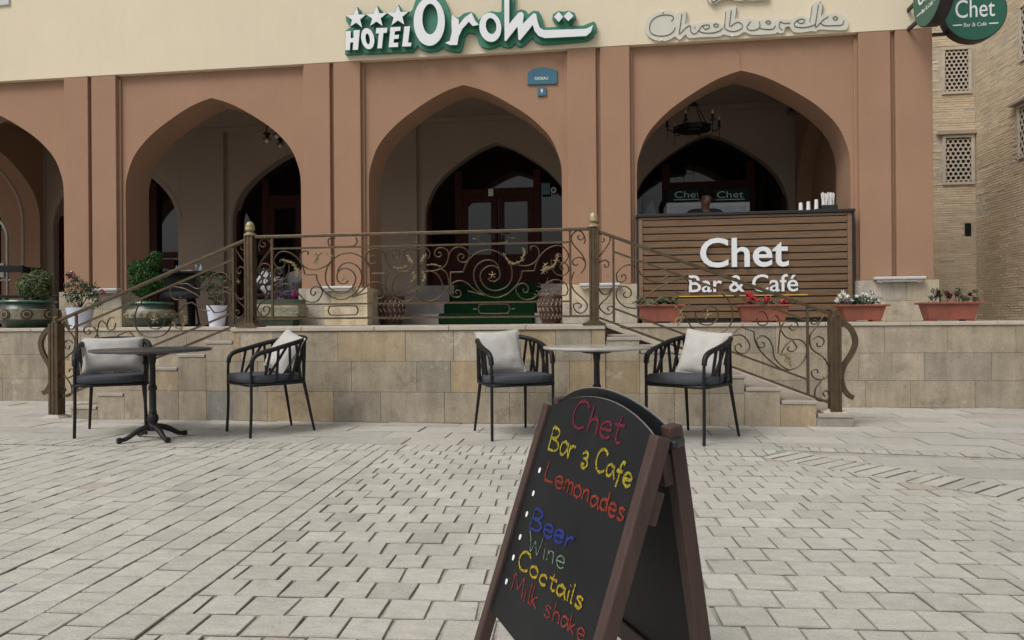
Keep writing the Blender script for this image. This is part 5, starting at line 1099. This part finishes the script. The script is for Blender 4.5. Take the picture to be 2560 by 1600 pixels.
b.build('foliage', M['leaf'], pt, colattr=True)
b = MB(); twigs(b, Vector((c0.x, Y1, c0.z-.05)), [cc+rv()*.13 for k in range(9)], .011); b.build('stems', M['stem'], pt)
# white pots
def wpot(label, x0, x1, y0, y1, Y):
    a, c = P(x0, (y0+y1)/2, Y), P(x1, (y0+y1)/2, Y); rt = (c.x-a.x)/2; h = P(x0, y0, Y).z-TZ; t = thing('flower_pot', label, 'plant pot', ((a.x+c.x)/2, Y, TZ-.002))
    b = MB(); b.lathe([(rt*.70, 0), (rt*.98, h*.94), (rt*1.0, h), (rt*.93, h), (rt*.9, h*.92)], (0, 0, 0), 32); b.build('pot', M['white_pot'], t, smooth=40, local=True)
    b = MB(); b.lathe([(.01, h*.9), (rt*.9, h*.91), (rt*.9, h*.92)], (0, 0, 0), 20); b.build('soil', M['soil'], t, local=True); return Vector(((a.x+c.x)/2, Y, TZ+h*.9))
p0 = wpot('white plastic pot with a rose bush at the foot of the left pier', 171, 229, 769, 824, 8.36)
ro = thing('rose_bush', 'straggly rose bush with a pink bloom in the left white pot', 'shrub', p0)
b = MB(); cn = []
tips = [P(x, y, 8.36+random.uniform(-.12, .12)) for x, y in ((178, 690), (172, 715), (190, 700), (200, 715), (212, 712), (222, 722), (236, 718), (185, 730), (170, 738), (205, 735), (228, 740), (240, 735), (246, 755), (235, 762), (195, 745), (182, 748), (215, 728))]
g = MB(); twigs(g, p0, tips, .006, .05)
for tpt in tips: cloud(b, tpt, (.075, .075, .06), 58, .034, ROSE, .5, random.random()*9, .1)
b.build('foliage', M['leaf'], ro, colattr=True); g.build('stems', M['stem'], ro)
b = MB(); PK = [lin(c) for c in ((222, 150, 146), (206, 128, 128), (230, 170, 162))]
for x, y in ((170, 686), (178, 682), (184, 690), (173, 694), (188, 696), (181, 699)): cloud(b, P(x, y, 8.36+random.uniform(-.08, .02)), (.032, .032, .028), 60, .034, PK, .2, 3, .2)
for x, y in ((254, 727), (258, 731)): cloud(b, P(x, y, 8.3), (.026, .02, .024), 40, .03, [lin((175, 82, 88)), lin((160, 70, 76))], .2, 4, .2)
b.build('blooms', M['leaf'], ro, colattr=True)
p0 = wpot('white plastic pot behind the left handrail at the top of the steps', 519, 566, 764, 818, 8.40)
ro = thing('leafy_plant', 'feathery green plant in the white pot behind the left handrail', 'plant', p0)
b = MB(); g = MB(); tips = [P(x, y, 8.4+random.uniform(-.1, .1)) for x, y in ((505, 700), (520, 690), (540, 686), (560, 695), (575, 705), (530, 715), (550, 720), (515, 722), (585, 690), (545, 742), (528, 742))]
twigs(g, p0, tips, .005, .04)
for tpt in tips: cloud(b, tpt, (.085, .08, .05), 62, .032, [tuple(v*.8 for v in c) for c in ROSE], .5, random.random()*9, .1)
b.build('foliage', M['leaf'], ro, colattr=True); g.build('stems', M['stem'], ro)
# dark green ball shrub in the second glazed pot
Y2 = 8.5
t, r, h = bigpot('green and cream glazed pot behind the scrolls of the left handrail', 326, 430, 756, Y2, 'knobs')
cc = P(364, 690, Y2); sh = thing('conifer_shrub', 'dense dark green bushy conifer in the cream banded pot', 'shrub', (cc.x, Y2, TZ+h*.9))
b = MB()
for x, y, s_, sd_ in ((362, 690, 1, 1), (380, 660, .62, 2), (392, 642, .42, 7), (342, 672, .6, 3), (350, 715, .75, 4), (388, 705, .68, 5), (366, 730, .6, 6)): cloud(b, P(x, y, Y2+random.uniform(-.05, .05)), (.185*s_, .18*s_, .175*s_), int(3600*s_*s_), .030, GRN, .22, sd_, .45)
b.build('foliage', M['leaf'], sh, colattr=True); b = MB(); b.tube([(cc.x+.03, Y2, TZ+h*.85), (cc.x, Y2, cc.z-.05)], .02, 6); b.build('stems', M['stem'], sh)
# long glazed trough with purple flowers
Y3 = 8.62
a, c = P(650, 800, Y3), P(756, 800, Y3); h = P(700, 749, Y3).z-TZ; tr = thing('planter_trough', 'green trough with a cream ornamented band behind the left tall post', 'planter', ((a.x+c.x)/2, Y3, TZ-.002)); w2 = (c.x-a.x)/2
def rbox(b, w_, d_, z0, z1, w1=None, d1=None):
    pr = lambda w, d: [(p.x, p.y) for p in spline([(-w, -d*.6, 0), (-w*.9, -d, 0), (w*.9, -d, 0), (w, -d*.6, 0), (w, d*.6, 0), (w*.9, d, 0), (-w*.9, d, 0), (-w, d*.6, 0)], 3, True)]
    A, B = pr(w_, d_), pr(w1 or w_, d1 or d_); n = len(A); b.add([(x, y, z0) for x, y in A]+[(x, y, z1) for x, y in B], [tuple(range(n-1, -1, -1)), tuple(range(n, 2*n))]+[(i, (i+1) % n, n+(i+1) % n, n+i) for i in range(n)])
b = MB(); rbox(b, w2*.62, .10, 0, h*.22, w2*.70, .11); rbox(b, w2*.72, .12, h*.221, h*.36, w2*.96, .15); rbox(b, w2*.9, .15, h*.82, h, w2*.88, .15); b.build('body', M['ceramic'], tr, local=True, smooth=40)
b = MB(); rbox(b, w2*.99, .165, h*.361, h*.70); rbox(b, w2*.96, .16, h*.701, h*.819, w2*.9, .15)
for k in range(9): b.ball((-w2*.55+w2*.19*k, -.165, h*.47), .016, 6, (1.3, .5, 1))
b.lathe([(.045, 0), (.05, .012), (.03, .02)], (0, 0, 0), 14); q = b.v[-42:]; b.v[-42:] = [Vector((p.x-w2*.82, -.165-p.z, p.y+h*.52)) for p in q]
b.build('ornament_band', M['ceramic_pale'], tr, local=True, smooth=40)
fl = thing('purple_flowers', 'thin purple stemmed flowers with one magenta bloom in the green trough', 'flowers', ((a.x+c.x)/2, Y3, TZ+h))
b = MB(); g = MB()
for k in range(26):
    x0 = random.uniform(-w2*.8, w2*.75); p = Vector(((a.x+c.x)/2+x0, Y3+random.uniform(-.1, .1), TZ+h*.96)); q = p+Vector((random.uniform(-.07, .07), random.uniform(-.04, .04), random.uniform(.05, .13))); g.tube(spline([p, p.lerp(q, .5)+rv()*.02, q], 3), .003, 4)
    cloud(b, q, (.022, .022, .018), 10, .026, [lin((95, 48, 92)), lin((80, 60, 66)), lin((62, 74, 48))], .3, k, .1)
g.build('stems', mat('purple_stem', (.10, .03, .085), .7), fl); cloud(b, P(735, 733, Y3-.08), (.032, .02, .032), 60, .036, [lin((206, 52, 170)), lin((186, 38, 150))], .2, 1, .3); b.build('blooms', M['leaf'], fl, colattr=True)
# carved urns with dried stems
for (x0, x1, y0, lb, lb2) in ((943, 1014, 742, 'brown carved urn left of the green carpeted steps', 'tangle of dry twigs spreading out of the left carved urn'), (1344, 1411, 740, 'brown carved urn right of the green carpeted steps', 'short dry twigs and seed heads in the right carved urn')):
    Y = 9.45; a, c = P(x0, 770, Y), P(x1, 770, Y); r = (c.x-a.x)/2; h = P(x0, y0, Y).z-TZ; t = thing('carved_urn', lb, 'urn', ((a.x+c.x)/2, Y, TZ-.002), 0, 'carved urns beside the entrance steps')
    b = MB(); b.lathe([(r*.66, 0), (r*.70, h*.1), (r*.74, h*.12), (r*.9, h*.4), (r, h*.62), (r*.99, h*.72), (r*.90, h*.9), (r*.92, h), (r*.8, h), (r*.78, h*.9)], (0, 0, 0), 32); b.build('bowl', M['urn'], t, local=True, smooth=40)
    b = MB()
    for k in range(18):
        an = R(20*k); pr = lambda z, q=an, f=1.0: Vector((math.cos(q), math.sin(q), 0))
        for z0, z1, ra, rb, tw in ((.17, .36, .80, .90, .10), (.44, .58, .95, 1.0, -.08), (.64, .88, 1.01, .93, .10)):
            A = Vector((math.cos(an-tw)*r*ra*1.01, math.sin(an-tw)*r*ra*1.01, h*z0)); B = Vector((math.cos(an+tw)*r*rb*1.01, math.sin(an+tw)*r*rb*1.01, h*z1)); b.tube([A, A.lerp(B, .5)*1.0, B], [.007, .011, .006], 5)
    b.build('carved_relief', M['carve'], t, local=True)
    b = MB(); b.lathe([(.01, h*.9), (r*.8, h*.91), (r*.8, h*.92)], (0, 0, 0), 16); b.build('soil', M['soil'], t, local=True)
    dt = thing('dry_plant', lb2, 'dried plant', ((a.x+c.x)/2, Y, TZ+h*.9)); b = MB(); nn = 60 if x0 < 1000 else 34; sp_ = .30 if x0 < 1000 else .15
    for k in range(nn):
        p = Vector(((a.x+c.x)/2+random.uniform(-r*.6, r*.6), Y+random.uniform(-.08, .08), TZ+h*.88)); d = Vector((random.gauss(.06 if x0 < 1000 else 0, .5)*sp_*1.4, random.gauss(0, .4)*sp_, random.uniform(.09, .26)))
        q = p+d; b.tube(spline([p, p.lerp(q, .5)+rv()*.035, q], 3), [.0045, .004, .0038, .0035, .003, .0028, .002], 4)
        if random.random() < .5: e = q+rv()*.06; b.tube([p.lerp(q, .7), e], .002, 4)
    b.build('twigs', M['twig'], dt)
    if x0 > 1000:
        b = MB()
        for k in range(40): b.ball(Vector(((a.x+c.x)/2+random.gauss(0, r*.45), Y+random.uniform(-.08, .05), TZ+h*random.uniform(.95, 1.25))), random.uniform(.010, .02), 6, (1, .8, .6))
        b.build('seed_heads', M['carve'], dt)
# terracotta window boxes
FL = [('terracotta planter box with drooping leaves at the left end of the counter', 'drooping leaves and one purple bloom in the box at the left end of the counter', 1590, 1711, 8.52), ('terracotta planter box with red blooms in front of the middle of the counter', 'red geranium blooms in the box in front of the counter', 1838, 1976, 8.46), ('terracotta planter box full of white flowers beside the right newel post', 'white flowers with dark foliage beside the right newel post', 2091, 2216, 8.42), ('terracotta planter box with dark red flowers at the far right of the terrace', 'sparse dark red flowers at the far right of the terrace', 2296, 2447, 8.42)]
for k, (lb, lf, x0, x1, Y) in enumerate(FL):
    yt = 763 if k != 3 else 757; a, c = P(x0, yt, Y), P(x1, yt, Y); w2 = (c.x-a.x)/2; h = a.z-TZ+.004; xm = (a.x+c.x)/2
    t = thing('planter_box', lb, 'planter', (xm, Y, TZ-.001), 0, 'terracotta planter boxes along the terrace')
    b = MB(); ins = .035; D = .10
    vv = lambda w_, d_, z: [(-w_, -d_, z), (w_, -d_, z), (w_, d_, z), (-w_, d_, z)]
    b.add(vv(w2-ins-.045, D-.02, .016)+vv(w2-ins, D, h-.02), [(0, 1, 5, 4), (1, 2, 6, 5), (2, 3, 7, 6), (3, 0, 4, 7), (3, 2, 1, 0), (4, 5, 6, 7)])
    for s in (-1, 1):
        b.box(s*(w2-.12)-.05, s*(w2-.12)+.05, -D+.022, D-.022, 0, .0155)
    b.build('box', M['terracotta'], t, local=True, bevel=.006)
    b = MB(); o_ = [(-w2, -D-.025), (w2, -D-.025), (w2, D+.025), (-w2, D+.025)]; i_ = [(-w2+.04, -D+.012), (w2-.04, -D+.012), (w2-.04, D-.012), (-w2+.04, D-.012)]
    b.ring([(x, y, h) for x, y in o_], [(x, y, h) for x, y in i_], (0, 0, -.022)); b.build('rim', M['terracotta'], t, local=True, bevel=.005, fix=True)
    b = MB(); b.box(-w2+.042, w2-.042, -D+.014, D-.014, h-.0195, h-.012); b.build('soil', M['soil'], t, local=True)
    f = thing('flowers', lf, 'flowers', (xm, Y, TZ+h-.012), 0, 'flowers in the terracotta boxes'); b = MB(); g = MB(); bl = MB()
    DG = [lin(c_) for c_ in ((66, 82, 52), (50, 66, 42), (84, 94, 66))]
    if k == 0:
        for j in range(34):
            p = Vector((xm+random.uniform(-w2*.85, w2*.9), Y+random.uniform(-.07, .05), TZ+h-.01)); q = p+Vector((random.uniform(-.08, .10), -random.uniform(0, .06), random.uniform(.0, .10))); g.tube([p, q], .003, 4); leafq(b, q, random.uniform(.07, .12), Vector((0, -.5, 1)), Vector((random.uniform(-1, 1), -.5, random.uniform(-.7, .4))), random.choice(DG))
        cloud(bl, P(1600, 752, Y), (.04, .04, .045), 60, .04, [lin((150, 78, 104)), lin((128, 62, 88))], .3, 2, .2); cloud(b, P(1650, 757, Y), (.18, .06, .03), 220, .05, DG, .4, 3, .1)
    elif k == 1:
        for x, y in ((1868, 745), (1880, 742), (1890, 752), (1876, 755), (1918, 748), (1962, 752), (1968, 748), (1871, 737)): cloud(bl, P(x, y, Y+random.uniform(-.03, .03)), (.036, .03, .03), 55, .042, [lin((206, 52, 74)), lin((222, 80, 96)), lin((178, 38, 58))], .3, 2, .2); g.tube([P(x, y, Y), P(x+random.uniform(-5, 5), 766, Y)], .003, 4)
        cloud(b, P(1930, 760, Y), (.20, .06, .03), 240, .035, DG, .4, 5, .1)
    elif k == 2:
        for x, y in ((2100, 740), (2110, 748), (2095, 750), (2118, 742), (2125, 752), (2108, 734), (2145, 742), (2152, 750), (2160, 738), (2172, 748), (2180, 732), (2186, 742), (2192, 752), (2200, 746), (2178, 752), (2165, 752)): 
            cloud(bl, P(x, y, Y+random.uniform(-.06, .04)), (.035, .035, .028), 52 if x < 2165 or y < 738 else 26, .030, [lin((214, 214, 208)), lin((200, 202, 198)), lin((222, 222, 218))], .3, 2, .2); g.tube([P(x, y, Y), P(x, 766, Y)], .003, 4)
        cloud(b, P(2152, 752, Y), (.20, .07, .055), 620, .032, DG, .4, 6, .1)
    else:
        for j in range(22):
            q = P(random.uniform(2325, 2440), random.uniform(726, 752), Y+random.uniform(-.06, .06)); g.tube([q, Vector((q.x+random.uniform(-.04, .04), q.y, TZ+h-.01))], .003, 4); cloud(b, q, (.03, .03, .03), 26, .026, DG+[lin((92, 84, 72))], .3, j, .1)
        for x, y in ((2368, 734), (2376, 738), (2372, 742), (2425, 736), (2346, 730)): cloud(bl, P(x, y, Y-.05), (.022, .02, .022), 40, .03, [lin((92, 18, 30)), lin((70, 14, 24))], .2, 4, .2)
    b.build('foliage', M['leaf'], f, colattr=True); g.build('stems', M['stem'], f); bl.build('blooms', M['leaf'], f, colattr=True)

# ------------------------------------------------------------------ things inside the portico
q0 = P(478, 680, 10.0); t = thing('cafe_table', 'black cafe table with condiments inside the left arch', 'table', (q0.x, 10.0, TZ-.003)); zt = P(478, 681, 10.0).z-TZ; w2 = .40
b = MB(); b.box(-w2, w2, -.34, .34, zt-.035, zt); b.build('tabletop', M['black'], t, local=True, bevel=.005)
b = MB(); b.box(-.04, .04, -.04, .04, .03, zt-.036); b.box(-.26, .26, -.03, .03, .0, .029); b.box(-.03, .03, -.26, -.031, .0, .029); b.box(-.03, .03, .031, .26, .0, .029); b.build('pedestal', M['black'], t, local=True, bevel=.004)
ztw = TZ-.003+zt+.0005
def ontable(name, lb, cat, px, Y): p = P(px, 690, Y); return thing(name, lb, cat, (p.x, Y, ztw))
o = ontable('napkin', 'folded white napkins lying on the cafe table in the left arch', 'napkins', 470, 9.85); b = MB(); b.box(-.13, .10, -.07, .07, 0, .008); b.prism([(-.11, -.06, .0085), (.09, -.05, .0085), (.04, .0, .03), (-.06, 0, .026)], (0, .05, 0)); b.build('stack', M['paper'], o, local=True)
o = ontable('sugar_shaker', 'tall glass shaker at the right of the cafe table', 'shaker', 491, 9.86); b = MB(); b.lathe([(.026, 0), (.028, .005), (.026, .07), (.028, .08), (.024, .10), (.004, .105)], (0, 0, 0), 14); b.build('body', M['steel'], o, local=True, smooth=40)
o = ontable('bottle', 'small white sauce bottle at the right edge of the cafe table', 'bottle', 502, 9.88); b = MB(); b.lathe([(.028, 0), (.03, .004), (.03, .055), (.016, .068), (.010, .09), (.012, .10), (.002, .108)], (0, 0, 0), 14); b.build('body', M['white'], o, local=True, smooth=40)
o = ontable('cruet_set', 'metal cruet stand at the left of the cafe table', 'cruet', 447, 9.9); b = MB(); b.lathe([(.05, 0), (.05, .01), (.006, .012), (.006, .13), (.012, .14), (.002, .15)], (0, 0, 0), 12)
for k in range(4): a = R(90*k+30); b.lathe([(.016, .0125), (.018, .06), (.010, .075), (.010, .10), (.002, .105)], (.03*math.cos(a), .03*math.sin(a), 0), 10)
b.build('stand', M['steel'], o, local=True, smooth=40)
def tubchair(lb, loc, rz):
    t = thing('tub_chair', lb, 'chair', loc, rz, 'grey tub chairs in the portico')
    b = MB(); b.lathe([(.05, .40), (.24, .41), (.26, .44), (.25, .48), (.20, .50), (.01, .505)], (0, 0, 0), 28, sx=1, sy=.95); b.build('seat', M['seat'], t, local=True, smooth=50)
    vs_ = []; fs = []; n = 20
    for k in range(n+1):
        a = R(-20+220*k/n); hgt = .62+.20*math.sin(max(0, min(math.pi, R(220*k/n-20))))
        for rr_, z in ((.275, .42), (.285, hgt-.02), (.265, hgt), (.245, hgt-.02), (.25, .50)): vs_.append((rr_*math.cos(a), rr_*math.sin(a)*.95, z))
    for k in range(n):
        for j in range(4): fs.append((k*5+j, (k+1)*5+j, (k+1)*5+j+1, k*5+j+1))
    b = MB(); b.add(vs_, fs); b.build('back_shell', M['grey_fabric'], t, local=True, smooth=60)
    for sx in (-1, 1):
        for sy in (-1, 1): b = MB(); b.tube([(sx*.21, sy*.2, 0), (sx*.16, sy*.15, .405)], .014, 6); b.build('leg', M['black'], t, local=True)
    return t
tc = tubchair('grey rounded tub chair at the cafe table inside the left arch', (P(452, 740, 9.75).x, 9.72, TZ-.003), R(12))
dup(tc, (P(715, 740, 9.85).x, 9.85, TZ-.003), R(-25), 'grey tub chair behind the green trough at the edge of the left arch')
q0 = P(656, 715, 9.6); t = thing('folding_chair', 'dark chair standing behind the left tall post', 'chair', (q0.x, 9.75, TZ-.003), R(15))
b = MB(); b.box(-.2, .2, -.2, .2, .42, .45); b.build('seat', M['black'], t, local=True, bevel=.006)
b = MB()
for s in (-1, 1): b.tube([(s*.19, .20, 0), (s*.19, .21, .45), (s*.19, .27, .85)], .014, 6); b.tube([(s*.19, -.19, 0), (s*.19, -.18, .42)], .014, 6)
b.bar((-.19, .262, .80), (.19, .262, .80), .02, .09); b.build('frame', M['black'], t, local=True)
pillow('cushion', 'black and white patterned cushion on the dark chair behind the left tall post', Matrix.Translation((q0.x, 9.72, TZ+.62)) @ Matrix.Rotation(R(15), 4, 'Z') @ Matrix.Rotation(R(-18), 4, 'X') @ Matrix.Rotation(R(30), 4, 'Y'), .30, .32, .12, 33, 'pattern')
# notices on the door screen
for (x0, x1, y0, y1, m_, lb, nm) in ((1221, 1233, 472, 490, 'paper', 'small white notice on the left door leaf of the entrance', 'notice'), (1353, 1375, 457, 487, 'blue', 'blue card notice on the glass right of the entrance door', 'notice')):
    yd = YB+.10; a, c = P(x0, y1, yd), P(x1, y0, yd); t = thing(nm, lb, 'notice', ((a.x+c.x)/2, yd, a.z)); b = MB(); b.box(a.x, c.x, yd, yd+.006, a.z, c.z); sh_ = b.build('sheet', M[m_], t)
    b = MB(); b.box(a.x+.02, c.x-.02, yd-.003, yd-.0005, (a.z+c.z)/2+.02, c.z-.03); b.build('print', M['duct'], sh_)
yd = YB+.10; p = P(1384, 475, yd); t = thing('door_sticker', 'round white sticker on the glass right of the blue notice', 'sticker', p); b = MB(); n = 20
b.ring([p+Vector((.046*math.cos(2*math.pi*k/n), 0, .046*math.sin(2*math.pi*k/n))) for k in range(n)], [p+Vector((.030*math.cos(2*math.pi*k/n), 0, .030*math.sin(2*math.pi*k/n))) for k in range(n)], (0, .004, 0)); b.build('ring', M['paper'], t, fix=True)
b = MB(); b.prism([p+Vector((.02*math.cos(2*math.pi*k/n), .001, .02*math.sin(2*math.pi*k/n))) for k in range(n)], (0, .003, 0)); b.build('centre', M['duct'], t)

q0 = P(9, 700, 9.2); q1 = P(20, 545, 9.2)
t = thing('metal_pole', 'thin grey metal pole with brackets at the far left edge behind the medallion pot', 'pole', (q0.x, 9.2, TZ-.003))
b = MB(); b.tube(spline([(q0.x+.06, 9.2, TZ-.003), (q0.x+.06, 9.2, 2.0), (q0.x+.05, 9.2, 2.25), (q0.x-.06, 9.2, 2.42), (q0.x-.25, 9.2, 2.46)], 5), .018, 8); b.build('tube', M['duct'], t, smooth=60)
b = MB(); b.box(q0.x-.05, q0.x+.03, 9.17, 9.23, 1.62, 1.82); b.tube([(q0.x-.1, 9.2, 1.58), (q0.x+.12, 9.2, 1.58)], .012, 6); b.build('bracket', M['duct'], t)
b = MB(); b.tube([(q0.x-.15, 9.2, 1.14), (q0.x+.12, 9.2, 1.14)], .014, 6); b.build('cross_bar', M['duct'], t)
fc = next(o for o in bpy.data.objects if o.name == 'folding_chair')
dup(fc, (P(40, 760, 9.0).x, 9.0, TZ-.003), R(200), 'dark chair half hidden behind the boxwood at the far left')
dup(fc, (P(128, 760, 9.15).x, 9.15, TZ-.003), R(100), 'dark chair seen edge-on between the boxwood and the rose bush')
